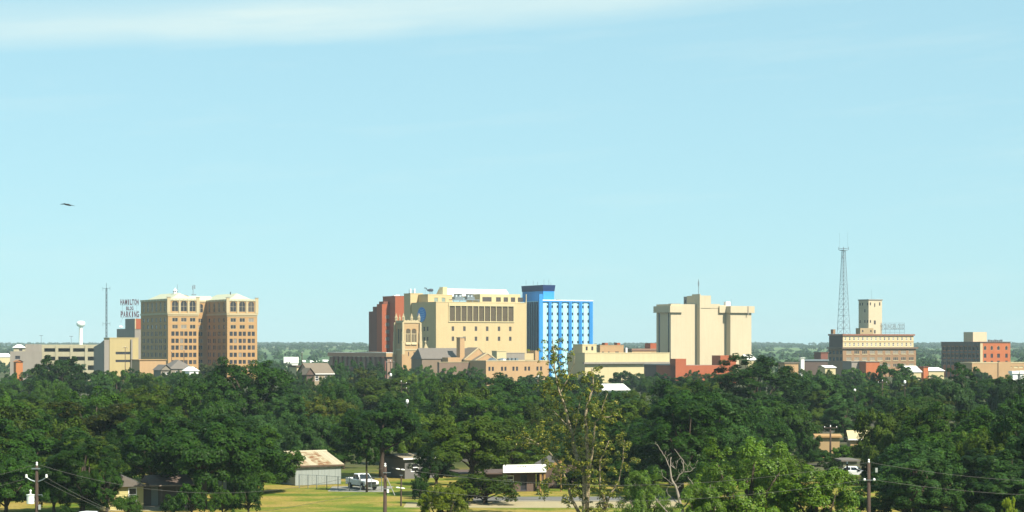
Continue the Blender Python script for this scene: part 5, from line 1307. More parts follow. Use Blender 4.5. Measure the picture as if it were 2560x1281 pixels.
for lab, px, pyt, d in (('street lamp with a white head in the trees below the hotel', 2262, 958, 430), ('street lamp in the trees right of the pale tree', 2137, 979, 450), ('street lamp showing a white head before the annex', 1345, 942, 500), ('street lamp with a white head below the church tower', 977, 940, 460), ('street lamp with a small white globe in the middle trees', 1018, 1007, 360)):
    t = thing('street_lamp', lab, 'street lamp', (GX(px, d), d, 0)); zt = ZZ(pyt, d)
    obj('shaft', Geo().tube([(0, 0, 0), (0, 0, zt - .2)], .09, 6), WOOD, t)
    obj('lamp_head', Geo().lathe([(.1, zt - .2), (.28, zt + .1), (.24, zt + .5), (.05, zt + .6)], 10), WPAINT, t)
    obj('lamp_arm', Geo().tube([(0, 0, zt - .6), (-.7, 0, zt - .4)], .04, 4), STEEL, t)

# ------------------------------------------------------------------ bird
bp = P(170, 513, 120)
g = Geo()
g.tube([(-.20, 0, .0), (-.12, 0, .015), (.0, 0, .02), (.12, 0, 0), (.20, 0, -.02)], [.012, .045, .06, .045, .01], 8)
wing = [(-.05, .0, .03), (-.10, -.02, .06), (-.22, -.05, .085), (-.40, -.08, .03), (-.47, -.03, .0), (-.36, .06, .02), (-.20, .09, .07), (-.05, .08, .03)]
w3 = Geo().add(wing, [tuple(range(8))]).add([(x, y, z - .014) for x, y, z in wing], [tuple(range(7, -1, -1))])
for sgn in (1, -1):
    o_ = len(g.v)
    for x, y, z in w3.v: g.v.append((x * sgn * (1 if sgn > 0 else .85) + (0.02 if sgn < 0 else 0), y, z * (1 if sgn > 0 else .4) - (0 if sgn > 0 else .01)))
    for f in w3.f: g.f.append(tuple(i + o_ for i in (f if sgn > 0 else f[::-1]))); g.m.append(0)
    for i in range(8):
        j = (i + 1) % 8; g.f.append((o_ + i, o_ + j, o_ + 8 + j, o_ + 8 + i)); g.m.append(0)
tag(obj('bird', g, mat('dark_feather', (.035, .04, .042), .7, .2, 5), None, bp, (0.25, 0.1, .2), smooth=True), 'dark bird gliding with spread wings in the sky at the left', 'bird')

# ------------------------------------------------------------------ vegetation
def leaf_mat(name, c, warm=(1.5, 1.15, .8), gloss=.10, trans=.18):
    c = (c[0] * .64, c[1] * .70, c[2] * .52)
    m = bpy.data.materials.new(name); m.use_nodes = True
    t = m.node_tree; nd = t.nodes; lk = t.links.new
    b = nd['Principled BSDF']; b.inputs['Roughness'].default_value = .5; b.inputs['Specular IOR Level'].default_value = gloss
    geo = nd.new('ShaderNodeNewGeometry'); oi = nd.new('ShaderNodeObjectInfo')
    r1 = nd.new('ShaderNodeValToRGB')
    e = r1.color_ramp.elements
    e[0].position = 0; e[0].color = (*[x * .78 for x in c], 1)
    e[1].position = 1; e[1].color = (*[min(1, x * w) for x, w in zip(c, (1.4, 1.3, 1.2))], 1)
    q = e.new(.55); q.color = (*c, 1)
    q = e.new(.93); q.color = (*[x * w for x, w in zip(c, warm)], 1)
    lk(geo.outputs['Random Per Island'], r1.inputs[0])
    n = nd.new('ShaderNodeTexNoise'); n.inputs['Scale'].default_value = .55; n.inputs['Detail'].default_value = 3
    lk(geo.outputs['Position'], n.inputs['Vector'])
    mr = nd.new('ShaderNodeMapRange'); mr.inputs[1].default_value = .3; mr.inputs[2].default_value = .7; mr.inputs[3].default_value = .75; mr.inputs[4].default_value = 1.5
    lk(n.outputs[0], mr.inputs[0])
    sc = nd.new('ShaderNodeVectorMath'); sc.operation = 'SCALE'; lk(r1.outputs[0], sc.inputs[0]); lk(mr.outputs[0], sc.inputs['Scale'])
    mr2 = nd.new('ShaderNodeMapRange'); mr2.inputs[3].default_value = .6; mr2.inputs[4].default_value = 1.3
    lk(oi.outputs['Random'], mr2.inputs[0])
    s2 = nd.new('ShaderNodeVectorMath'); s2.operation = 'SCALE'; lk(sc.outputs[0], s2.inputs[0]); lk(mr2.outputs[0], s2.inputs['Scale'])
    lk(s2.outputs[0], b.inputs['Base Color'])
    tr = nd.new('ShaderNodeBsdfTranslucent'); mx = nd.new('ShaderNodeMixShader'); mx.inputs[0].default_value = trans
    lk(s2.outputs[0], tr.inputs[0]); lk(b.outputs[0], mx.inputs[1]); lk(tr.outputs[0], mx.inputs[2])
    lk(mx.outputs[0], nd['Material Output'].inputs[0])
    return m
TONES = {
    'dark green': leaf_mat('dark_green_leaves', (.025, .066, .008)),
    'mid green': leaf_mat('mid_green_leaves', (.042, .096, .009)),
    'olive green': leaf_mat('olive_leaves', (.060, .100, .010)),
    'bright green': leaf_mat('bright_green_leaves', (.112, .205, .012), gloss=.3, trans=.3),
    'bluish green': leaf_mat('bluish_leaves', (.036, .084, .022)),
    'brown-tinged': leaf_mat('brown_tinged_leaves', (.060, .084, .012), (1.9, 1.1, .9)),
    'yellow-green': leaf_mat('yellow_green_leaves', (.19, .25, .012), gloss=.2, trans=.3),
}
def leaf_quads(pos, nrm, size, rng, aspect=.62):
    n = len(pos)
    r = rng.normal(size=(n, 3))
    a = np.cross(nrm, r); a /= np.linalg.norm(a, axis=1, keepdims=True) + 1e-9
    b = np.cross(nrm, a)
    s = (size * rng.uniform(.6, 1.35, n))[:, None]
    v = np.empty((n, 4, 3), np.float32)
    v[:, 0] = pos - a * s * .5; v[:, 1] = pos + b * s * .5 * aspect + a * s * .05
    v[:, 2] = pos + a * s * .5; v[:, 3] = pos - b * s * .5 * aspect + a * s * .05
    return v.reshape(-1, 3)
def quads_mesh(name, v, m=None):
    me = bpy.data.meshes.new(name)
    nq = len(v) // 4
    me.vertices.add(nq * 4); me.vertices.foreach_set('co', v.astype(np.float32).ravel())
    me.loops.add(nq * 4); me.loops.foreach_set('vertex_index', np.arange(nq * 4, dtype=np.int32))
    me.polygons.add(nq); me.polygons.foreach_set('loop_start', np.arange(0, nq * 4, 4, dtype=np.int32))
    me.update(calc_edges=True)
    me.materials.append(m)
    return me
def clump_leaves(c, r, n, leaf, rng, up=.25, out=None):
    """leaves on the shells of many clumps: centres c, radii r; out = crown axis point for outward bias"""
    w_ = r ** 2; idx = rng.choice(len(c), n, p=w_ / w_.sum())
    d = rng.normal(size=(n, 3)); d /= np.linalg.norm(d, axis=1, keepdims=True)
    d[:, 2] = np.where(d[:, 2] < -.5, -d[:, 2], d[:, 2])
    rad = r[idx] * rng.uniform(.45, 1.08, n) ** .6
    pos = c[idx] + d * rad[:, None]
    nrm = d * .9 + rng.normal(size=(n, 3)) * .36 + np.array([0, 0, up])
    if out is not None:
        o = pos - out; o /= np.linalg.norm(o, axis=1, keepdims=True) + 1e-9; nrm += o * .5
    nrm /= np.linalg.norm(nrm, axis=1, keepdims=True)
    return leaf_quads(pos, nrm, np.full(n, leaf), rng)
ASP = {'round': 1.75, 'oval': 2.3, 'spread': 1.45, 'ragged': 2.0}
def crown_unit(seed, nleaf, leaf, base=.28, nl=13, shape='round', gap=0.0, asp=None):
    """a crown of unit radius, from z=base to z=1; returns leaf mesh and trunk mesh"""
    rng = np.random.default_rng(seed)
    asp = asp or ASP[shape]
    lob, rad = [], []
    hc = (1 - base)
    for k in range(nl):
        a = 2 * math.pi * (k * .382 + rng.uniform(-.06, .06)); t = (k + .5) / nl
        if shape == 'round': rr, zz_ = .66 * math.sin(math.pi * (.16 + .72 * t)) ** .8, base + hc * (.16 + .66 * t)
        elif shape == 'oval': rr, zz_ = .60 * math.sin(math.pi * (.14 + .78 * t)), base + hc * (.12 + .74 * t)
        elif shape == 'spread': rr, zz_ = .74 * (1 - .55 * t), base + hc * (.28 + .48 * t)
        else: rr, zz_ = .70 * rng.uniform(.35, 1) * (1 - .3 * t), base + hc * (.1 + .78 * t)
        rr *= rng.uniform(.75, 1.1)
        lob.append((rr * math.cos(a), rr * math.sin(a), zz_ + rng.uniform(-.04, .04)))
        rad.append(rng.uniform(.26, .40) * (1.0 if shape != 'ragged' else .85) * (1 - .35 * t))
    lob.append((0, 0, base + hc * .55)); rad.append(.36)
    lob, rad = np.array(lob), np.array(rad)
    sub, sr = [], []
    for c, r in zip(lob, rad):
        m_ = 11
        for _ in range(m_):
            d = rng.normal(size=3); d /= np.linalg.norm(d); d[2] = abs(d[2]) * .9 - .15 if rng.random() < .6 else d[2]
            q = rng.uniform(.25, .48) * r
            p = c + d * (r * rng.uniform(.62, .98)) * np.array([1, 1, .62])
            if rng.random() < gap: continue
            sub.append(p); sr.append(q)
    sub, sr = np.array(sub), np.array(sr)
    sub[:, 2] = np.minimum(sub[:, 2], 1 - sr * .5)
    sub = sub * np.array([1, 1, asp])
    v = clump_leaves(sub, sr, nleaf, leaf, rng, .25, np.array([0, 0, (base + hc * .35) * asp]))
    lo_ = base * .8 * asp
    v[:, 2] = lo_ + (v[:, 2] - v[:, 2].min()) * (asp - lo_) / (v[:, 2].max() - v[:, 2].min())
    v[:, :2] /= np.percentile(np.hypot(v[:, 0], v[:, 1]), 99)
    lob = lob * np.array([1, 1, asp]); hc *= asp; base *= asp
    crown = quads_mesh('crown', v, TONES['mid green'])
    g = Geo()
    tp = [(0, 0, -.02), (.01, .01, base * .5), (.02, -.01, base), (.0, .02, base + hc * .35), (.03, .0, base + hc * .7)]
    g.tube(tp, [.085, .062, .055, .035, .012], 8)
    for k in range(0, nl):
        c = lob[k]; st = Vector(tp[2]).lerp(Vector(tp[3]), rng.uniform(0, 1)); en = Vector(c)
        md = st.lerp(en, .5) + Vector((0, 0, .03)) + Vector(rng.normal(size=3) * .03)
        g.tube([st, md, en], [.028, .018, .006], 5)
    trunk = g.mesh('trunk', BARK, True)
    return crown, trunk, asp
KINDS = {}
for i, (kn, sh) in enumerate((('rounded', 'round'), ('oval', 'oval'), ('spreading', 'spread'), ('ragged', 'ragged'))):
    KINDS[kn] = [crown_unit(11 + i, 44000, .038, .07, 17, sh), crown_unit(31 + i, 40000, .038, .09, 19, sh, .12), crown_unit(51 + i, 18000, .058, .06, 14, sh), crown_unit(71 + i, 17000, .060, .06, 16, sh, .1)]
NEARK = {'near': crown_unit(91, 44000, .032, .06, 22, 'round', asp=2.0), 'near2': crown_unit(92, 42000, .033, .05, 20, 'ragged', .1, asp=1.7), 'bush': crown_unit(93, 9000, .06, .02, 12, 'spread'),
         'trunked': crown_unit(94, 40000, .038, .30, 14, 'round'), 'lollipop': crown_unit(96, 15000, .075, .46, 12, 'oval', asp=3.6), 'trunked2': crown_unit(95, 40000, .038, .34, 14, 'spread')}
TREES = []
def tree(px, pyt, wpx, d, kind, tone, label, name='leafy_tree', group=None, cat='tree', rz=None, H=None, lod=None):
    H = H if H is not None else ZZ(pyt, d)
    R = wpx * .5 * d / F
    if kind in NEARK: cm, tm, asp = NEARK[kind]
    else:
        k = lod if lod is not None else (0 if d < 480 else 2)
        cm, tm, asp = KINDS[kind][k + (len(TREES) % 2)]
    t = thing(name, label, cat, (GX(px, d), d, -0.02), rnd.uniform(0, 6.28) if rz is None else rz, group, (R, R, H / asp))
    c = link('crown', cm, t); c.material_slots[0].link = 'OBJECT'; c.material_slots[0].material = TONES[tone]
    tk = link('trunk', tm, t)
    if kind != 'bush':                                   # keep a sensible trunk girth whatever the crown size
        tk.scale = (min(1.0, .045 * H / .085 / R), min(1.0, .045 * H / .085 / R), 1) if R > H * .6 else (1, 1, 1)
    for q in BLDS:
        if q.inside(GX(px, d), d, .2): print('TREE INSIDE', q.e.name, label)
    TREES.append((px, pyt, wpx, d))
    return t
near = [
 # px, top, width, distance, kind, tone, label
 (40, 1042, 300, 236, 'rounded', 'dark green', 'big dark tree at the left edge behind the transformer pole'),
 (255, 1000, 300, 262, 'ragged', 'brown-tinged', 'tall brown-tinged tree above the yellow house'),
 (508, 1040, 330, 219, 'trunked2', 'dark green', 'dark spreading tree at the right end of the yellow house porch'),
 (545, 1035, 250, 262, 'rounded', 'mid green', 'full green tree left of the metal shed'),
 (640, 1062, 205, 243, 'rounded', 'mid green', 'green tree whose branches cover the left end of the metal shed'),
 (205, 1085, 190, 214, 'oval', 'dark green', 'dark tree between the transformer pole and the yellow house'),
 (350, 972, 235, 330, 'rounded', 'brown-tinged', 'round brown-flecked tree behind the yellow house trees'),
 (625, 890, 255, 345, 'rounded', 'dark green', 'very big dark tree standing before the right wing of the tan tower'),
 (505, 930, 190, 400, 'spreading', 'mid green', 'green tree left of the very big dark tree'),
 (150, 886, 150, 520, 'rounded', 'dark green', 'dark rounded tree covering the middle of the long garage'),
 (60, 985, 190, 340, 'oval', 'mid green', 'oval tree at the left edge behind the front row'),
 (215, 985, 160, 390, 'rounded', 'dark green', 'dark round tree in the left wood below the long garage'),
 (720, 985, 150, 330, 'ragged', 'bluish green', 'ragged tree right below the very big dark tree'),
 (820, 985, 170, 345, 'rounded', 'brown-tinged', 'brown-tinged round tree above the metal shed roof'),
 (955, 1000, 230, 270, 'trunked', 'dark green', 'dark round tree behind the white pickup truck'),
 (1010, 1045, 150, 300, 'spreading', 'mid green', 'spreading tree right of the tree over the truck'),
 (1178, 1036, 240, 236, 'trunked', 'olive green', 'broad olive-green tree left of the white sign board'),
 (1190, 930, 250, 400, 'rounded', 'dark green', 'large dark tree in the middle below the church roof'),
 (1085, 955, 170, 420, 'spreading', 'mid green', 'green tree below the church tower'),
 (1290, 985, 190, 360, 'ragged', 'mid green', 'ragged green tree left of the cottonwood'),
 (925, 940, 210, 430, 'rounded', 'olive green', 'olive tree below the low brown-fascia building'),
 (1560, 1000, 200, 300, 'ragged', 'olive green', 'ragged olive tree right behind the cottonwood'),
 (1690, 945, 230, 320, 'rounded', 'dark green', 'dark broad tree below the red brick hall'),
 (1885, 882, 250, 390, 'oval', 'dark green', 'tall dark tree hiding the right foot of the beige tower'),
 (1800, 985, 210, 310, 'rounded', 'dark green', 'dark round tree right behind the bright cottonwoods'),
 (1940, 1000, 190, 330, 'spreading', 'mid green', 'spreading tree left of the tan stucco building'),
 (2060, 935, 170, 430, 'rounded', 'bluish green', 'pale bluish rounded tree below the open hills on the right'),
 (2235, 905, 120, 600, 'rounded', 'dark green', 'dark tree standing before the middle of the hotel front'),
 (2225, 1012, 210, 262, 'spreading', 'olive green', 'olive tree behind the right utility pole'),
 (2395, 1000, 250, 248, 'rounded', 'mid green', 'large green tree right of the right utility pole'),
 (2525, 1015, 230, 240, 'rounded', 'dark green', 'dark tree at the right edge'),
 (2300, 1090, 230, 222, 'spreading', 'dark green', 'dark low tree behind the right cables'),
 (2470, 1120, 210, 215, 'ragged', 'dark green', 'ragged dark tree in the lower right corner'),
 (2410, 905, 130, 480, 'oval', 'dark green', 'tall oval tree before the dark side of the orange brick block'),
 (2330, 985, 170, 400, 'ragged', 'brown-tinged', 'brown-tinged ragged tree below the white warehouse'),
 (2500, 935, 150, 470, 'rounded', 'mid green', 'rounded tree below the tan shop row'),
 (1500, 1080, 150, 262, 'ragged', 'brown-tinged', 'brown-flecked tree right behind the cottonwood stems'),
 (1562, 1150, 130, 245, 'rounded', 'dark green', 'dark tree behind the road right of the cottonwood'),
 (1445, 1172, 110, 250, 'rounded', 'dark green', 'dark low tree behind the road through the cottonwood stems'),
 (1365, 1000, 170, 330, 'spreading', 'olive green', 'spreading olive tree behind the cottonwood'),
 (1630, 1060, 170, 255, 'rounded', 'dark green', 'dark tree left of the bright cottonwoods'),
 (1450, 985, 170, 350, 'rounded', 'mid green', 'round tree behind the top of the cottonwood'),
 (775, 1085, 60, 300, 'oval', 'dark green', 'narrow dark tree peeking over the shed ridge'),
 (860, 1090, 120, 290, 'ragged', 'dark green', 'dark ragged tree behind the shed and truck'),
 (15, 1120, 190, 213, 'rounded', 'dark green', 'dark low tree at the left edge beside the transformer'),
 (135, 1150, 130, 214, 'spreading', 'dark green', 'dark low tree right of the transformer pole'),
 (268, 1150, 90, 212, 'oval', 'dark green', 'narrow dark tree at the left corner of the yellow house'),
 (565, 1110, 130, 246, 'rounded', 'dark green', 'dark tree behind the two-bladed street sign'),
 (1090, 1100, 130, 256, 'rounded', 'dark green', 'dark tree at the right end of the grey house'),
 (2050, 1124, 90, 296, 'spreading', 'dark green', 'dark low tree under the tan stucco building'),
 (2112, 1112, 70, 300, 'rounded', 'mid green', 'green tree between the tan and cream-roofed buildings'),
 (2165, 1104, 70, 318, 'rounded', 'dark green', 'dark tree under the cream-roofed building'),
 (2085, 1150, 60, 262, 'rounded', 'dark green', 'dark small tree left of the white car on the right'),
 (2176, 1150, 66, 262, 'rounded', 'dark green', 'dark small tree right of the white car on the right'),
 (917, 1050, 78, 244.0, 'lollipop', 'dark green', 'slim dark-trunked tree standing in front of the white pickup truck'),
 (1945, 922, 120, 560, 'rounded', 'mid green', 'round tree just right of the tall dark tree by the beige tower'),
 (2014, 1078, 84, 304, 'rounded', 'dark green', 'dark tree left of the tan stucco building wall'),
 (1310, 1075, 130, 285, 'rounded', 'dark green', 'dark tree in the shade above the white sign board'),
]
for px, pyt, wp, d, kd, tn, lab in near: tree(px, pyt, wp * (1.18 if wp > 140 else 1.0), d, kd, tn, lab)
tree(1865, 1086, 345, 160, 'near', 'bright green', 'bright glossy cottonwood in the right foreground, the tallest of three', 'young_cottonwood')
tree(2040, 1160, 300, 158, 'near2', 'bright green', 'bright glossy cottonwood right of the tallest one in the foreground', 'young_cottonwood')
tree(1612, 1166, 185, 163, 'near', 'bright green', 'bright cottonwood left of the bare branches in the foreground', 'young_cottonwood')
tree(1765, 1205, 240, 157, 'near2', 'bright green', 'low bright cottonwood below the bare branches', 'young_cottonwood')
tree(1105, 1210, 185, 176, 'near2', 'yellow-green', 'yellow-green treetop at the bottom edge below the olive tree', 'young_cottonwood')
tree(2525, 1240, 60, 170, 'near2', 'yellow-green', 'pale yellow-green sapling top in the lower right corner', 'young_cottonwood')
tree(1215, 1182, 235, 226, 'bush', 'olive green', 'broad low olive tree hiding the motel office front', 'low_tree')
tree(614, 1168, 112, 232, 'bush', 'dark green', 'dark dense shrub on the lawn right of the street sign', 'shrub', cat='shrub')
tree(1050, 1180, 66, 226, 'bush', 'dark green', 'dark cedar shrub right of the slender wooden post', 'shrub', cat='shrub')
tree(480, 1205, 66, 223, 'bush', 'dark green', 'dark shrub at the right end of the porch', 'shrub', cat='shrub')
tree(318, 1236, 95, 208, 'bush', 'mid green', 'green shrub below the yellow house window', 'shrub', cat='shrub')
tree(1362, 1199, 26, 239, 'bush', 'bright green', 'small clipped green shrub beside the timber posts', 'shrub', cat='shrub', H=2.0)
tree(2120, 1193, 84, 256, 'bush', 'dark green', 'dark shrub in front of the white car on the right', 'shrub', cat='shrub')
for px, pyt, wp, d, lab in ((2262, 1196, 170, 204, 'dark bush right of the right utility pole'), (2392, 1186, 180, 203, 'dark bush below the right cables'), (2512, 1196, 170, 201, 'dark bush filling the lower right corner')):
    tree(px, pyt, wp, d, 'bush', 'dark green', lab, 'shrub', cat='shrub')
for px, pyt, wp, d, lab in ((415, 926, 46, 640, 'small tree before the small grey-roofed house'), (455, 925, 52, 636, 'small tree under the grey hip roof'), (492, 928, 40, 640, 'small tree before the white arched shed'), (772, 940, 46, 590, 'small tree at the foot of the dark gable'), (812, 937, 50, 585, 'small tree before the brown gabled house'),
    (1525, 976, 56, 600, 'small tree under the left end of the broad white roof'), (1566, 975, 48, 605, 'small tree under the right end of the broad white roof'), (2288, 940, 44, 840, 'small tree before the white warehouse'), (2340, 936, 54, 850, 'small tree below the long white roof'), (748, 926, 30, 628, 'small tree below the pale yellow building'), (722, 926, 44, 610, 'small tree below the white storage tank'), (848, 899, 56, 720, 'small tree under the left end of the brown fascia'), (890, 897, 60, 735, 'small tree under the middle of the brown fascia'), (938, 901, 60, 730, 'small tree under the right half of the brown fascia'), (1000, 906, 56, 760, 'small tree at the foot of the church tower'), (1064, 911, 66, 770, 'small tree under the left end of the church roof'), (1125, 915, 70, 765, 'small tree before the low wing of the church'), (1188, 916, 66, 770, 'small tree at the left corner of the annex'), (1655, 930, 60, 760, 'small tree before the dark side of the red brick hall'), (1735, 924, 60, 760, 'small tree before the front of the red brick hall'), (30, 930, 60, 700, 'small tree before the stair tower'), (85, 925, 60, 720, 'small tree at the left end of the long garage'), (270, 925, 66, 720, 'small tree before the cream garage block'), (330, 918, 60, 700, 'small tree before the tan store')):
    tree(px, pyt, wp, d, 'rounded', 'dark green' if len(lab) % 2 else 'mid green', lab)
tree(432, 1234, 66, 213, 'bush', 'dark green', 'dark shrub in front of the grey porch', 'shrub', cat='shrub')
tree(596, 1188, 120, 224, 'bush', 'mid green', 'green shrub right of the street sign post', 'shrub', cat='shrub')
for px, pyt, wp, d, tn, lab in ((480, 1206, 110, 211, 'dark green', 'dark round bush at the bottom edge right of the porch'), (556, 1212, 90, 210, 'mid green', 'green bush at the foot of the street sign'), (622, 1200, 96, 212, 'dark green', 'dark bush at the left end of the open lawn')):
    tree(px, pyt, wp, d, 'bush', tn, lab, 'shrub', cat='shrub')
tree(2132, 1218, 120, 210, 'bush', 'dark green', 'dark bush left of the foot of the right utility pole', 'shrub', cat='shrub')
tree(165, 1262, 60, 206, 'bush', 'dark green', 'low dark shrub at the bottom edge by the white car roof', 'shrub', cat='shrub')
tree(512, 1170, 76, 232, 'bush', 'dark green', 'dark shrub left of the street sign', 'shrub', cat='shrub')

# ---- the tall half-bare cottonwood
def limbs(paths, d, base, scale_r=1.0):
    """paths: list of (points in px/py/depth offset, r0, r1)"""
    g = Geo(); anchors = []
    for pts, r0, r1 in paths:
        q = []
        for i, p in enumerate(pts):
            v = P(p[0], p[1], d) + Vector((0, p[2] if len(p) > 2 else 0, 0)) - base
            q.append(v)
        # soften the polyline
        fine = []
        for i in range(len(q) - 1):
            for k in range(3): fine.append(q[i].lerp(q[i + 1], k / 3) + Vector((rnd.uniform(-.03, .03), rnd.uniform(-.05, .05), 0)))
        fine.append(q[-1])
        rs = [(r0 + (r1 - r0) * i / (len(fine) - 1)) * scale_r for i in range(len(fine))]
        g.tube(fine, rs, 7); anchors += fine
    return g, anchors
cb = Vector((GX(1462, 206), 206, 0))
ct = thing('cottonwood_tree', 'tall half-bare cottonwood with pale limbs and thin olive leaves in the middle', 'tree', cb)
paths = [
 ([(1462, 1310), (1462, 1240), (1460, 1177), (1437, 1132, .4), (1432, 1099, .5), (1426, 1073, .6), (1418, 1042, .5), (1409, 1006, .2), (1398, 981), (1387, 924), (1383, 868), (1380, 846)], .30, .03),
 ([(1466, 1290), (1471, 1177, -.5), (1468, 1121, -.8), (1463, 1037, -1), (1465, 1020, -1.1), (1472, 997, -1.2), (1480, 975, -1.2), (1482, 947, -1.2), (1477, 921, -1.3)], .26, .03),
 ([(1472, 1180, -.6), (1482, 1110, -1.4), (1486, 1053, -1.9), (1502, 1042, -2.1), (1521, 1041, -2.3), (1541, 1031, -2.6)], .14, .025),
 ([(1490, 1050, -1.9), (1497, 1040, -2), (1505, 1014, -2.2), (1516, 983, -2.4)], .08, .02),
 ([(1452, 1290, .5), (1430, 1250, .6), (1417, 1207, .8), (1398, 1163, 1), (1373, 1132, 1.2), (1356, 1118, 1.3), (1328, 1110, 1.5), (1291, 1110, 1.8)], .18, .02),
 ([(1356, 1118, 1.3), (1332, 1103, 1.2), (1308, 1093, 1)], .07, .015),
 ([(1418, 952, .3), (1423, 936, .2), (1434, 910, 0), (1437, 891, 0)], .06, .015),
 ([(1400, 985), (1410, 965, .3), (1418, 952, .3)], .07, .06),
 ([(1478, 1300, -.4), (1512, 1270, -.8), (1508, 1240, -1), (1498, 1215, -1.2), (1499, 1150, -1.4), (1520, 1100, -2)], .2, .03),
 ([(1512, 1270, -.8), (1525, 1235, -.6), (1545, 1205, -.5), (1556, 1150, -.6), (1560, 1100, -.8)], .14, .02),
 ([(1426, 1073, .6), (1400, 1045, 1.5), (1384, 1028, 1.8), (1362, 1022, 2)], .07, .015),
 ([(1387, 924), (1372, 905, -.8), (1362, 885, -1.2), (1350, 870, -1.5)], .06, .015),
 ([(1383, 890), (1393, 870, .5), (1399, 858, .8)], .05, .012),
 ([(1432, 1099, .5), (1440, 1060, -.4), (1446, 1020, -.8), (1452, 990, -1)], .07, .015),
]
g, anc = limbs(paths, 206, cb)
obj('limbs', g, BARKP, ct, smooth=True)
rng = np.random.default_rng(5)
cc, cr = [], []
for a in anc:
    py = HZ - (a.z + cb.z - CH) * F / 206
    nrep = 1 if py < 960 else (2 if py < 1060 else 3)
    for _ in range(nrep):
        if rng.random() < (.75 if py < 960 else .80):
            sp = .75 if py < 960 else 1.15
            cc.append(np.array(a) + rng.normal(size=3) * np.array([sp * .8, sp, sp * .75])); cr.append(rng.uniform(.18, .42))
for _ in range(120):                                    # thin leafy lower skirt
    cc.append(np.array(P(rng.uniform(1345, 1570), rng.uniform(1050, 1262), 206) - cb) + np.array([0, rng.uniform(-2.5, 2), 0])); cr.append(rng.uniform(.2, .5))
for _ in range(55):
    cc.append(np.array(P(rng.normal(1382, 22), rng.uniform(862, 1000), 206) - cb) + np.array([0, rng.uniform(-1.2, 1.2), 0])); cr.append(rng.uniform(.16, .34))
for _ in range(26):
    cc.append(np.array(P(rng.normal(1474, 14), rng.uniform(925, 1010), 206) - cb) + np.array([0, rng.uniform(-2, 0), 0])); cr.append(rng.uniform(.16, .32))
v = clump_leaves(np.array(cc), np.array(cr), 28000, .19, rng, .3)
half = (rng.random(len(v) // 4) < .42)
vq = v.reshape(-1, 4, 3)
obj_c = link('crown', quads_mesh('crown', vq[~half].reshape(-1, 3), leaf_mat('cottonwood_leaves', (.115, .175, .014), (1.7, 1.3, .9), .3, .3)), ct)
link('yellowing_leaves', quads_mesh('yellowing_leaves', vq[half].reshape(-1, 3), leaf_mat('cottonwood_dry_leaves', (.24, .23, .03), (1.4, 1.1, .8), .3, .3)), ct)
# ---- bare tree
Z5 = lambda x, y, o=0: (1500 + x / 3.879, 1040 + y / 3.879, o)
bb = Vector((GX(1706, 158), 158, 0))
bt = thing('bare_tree', 'dead leafless tree with pale forked branches in front of the cottonwoods', 'tree', bb)
paths = [
 ([(1706, 1420), (1706, 1320), Z5(800, 920), Z5(740, 710), Z5(690, 600), Z5(680, 500), Z5(690, 400)], .13, .02),
 ([Z5(685, 530), Z5(650, 430, .3), Z5(600, 350, .4), Z5(560, 280, .5)], .035, .01),
 ([Z5(800, 900), Z5(860, 820, -.3), Z5(890, 760, -.4), Z5(905, 715, -.5)], .05, .012),
 ([Z5(735, 640), Z5(770, 570, -.2), Z5(810, 540, -.3), Z5(805, 430, -.2), Z5(720, 320, 0)], .045, .012),
 ([Z5(812, 545, -.3), Z5(870, 535, -.5), Z5(910, 500, -.6), Z5(940, 425, -.7)], .028, .008),
 ([(1706, 1340), Z5(900, 920), Z5(970, 830), Z5(970, 760), Z5(900, 660), Z5(850, 590)], .06, .012),
 ([Z5(970, 830), Z5(1030, 780, .2), Z5(1065, 730, .3), Z5(1080, 670, .4)], .035, .008),
 ([Z5(790, 880), Z5(700, 800, .4), Z5(640, 730, .5)], .035, .008),
 ([Z5(760, 700), Z5(700, 660, .5), Z5(640, 610, .7)], .03, .008),
 ([Z5(690, 480), Z5(740, 520, -.2), Z5(745, 470, -.3)], .02, .006),
 ([Z5(650, 930), Z5(590, 860, .2), Z5(540, 800, .3)], .035, .008),
 ([(1706, 1340), Z5(650, 930)], .05, .035),
 ([Z5(800, 430, -.2), Z5(850, 490, -.4)], .015, .006), ([Z5(740, 700), Z5(790, 660, -.3), Z5(840, 655, -.5)], .025, .006),
]
tw = random.Random(4)
for pts, r0, r1 in list(paths)[:12]:                    # fine dead twigs
    for _ in range(4):
        k = tw.randrange(len(pts) - 1); q = tw.random()
        x = pts[k][0] + (pts[k + 1][0] - pts[k][0]) * q; y = pts[k][1] + (pts[k + 1][1] - pts[k][1]) * q
        a = tw.uniform(-2.6, -.5); l_ = tw.uniform(8, 24); o = tw.uniform(-.6, .6)
        paths.append(([(x, y, 0), (x + l_ * .5 * math.cos(a), y + l_ * .5 * math.sin(a), o * .5), (x + l_ * math.cos(a + .4), y + l_ * math.sin(a + .4), o)], .016, .006))
g, _ = limbs(paths, 158, bb, 1.4)
obj('branches', g, BARKG, bt, smooth=True)

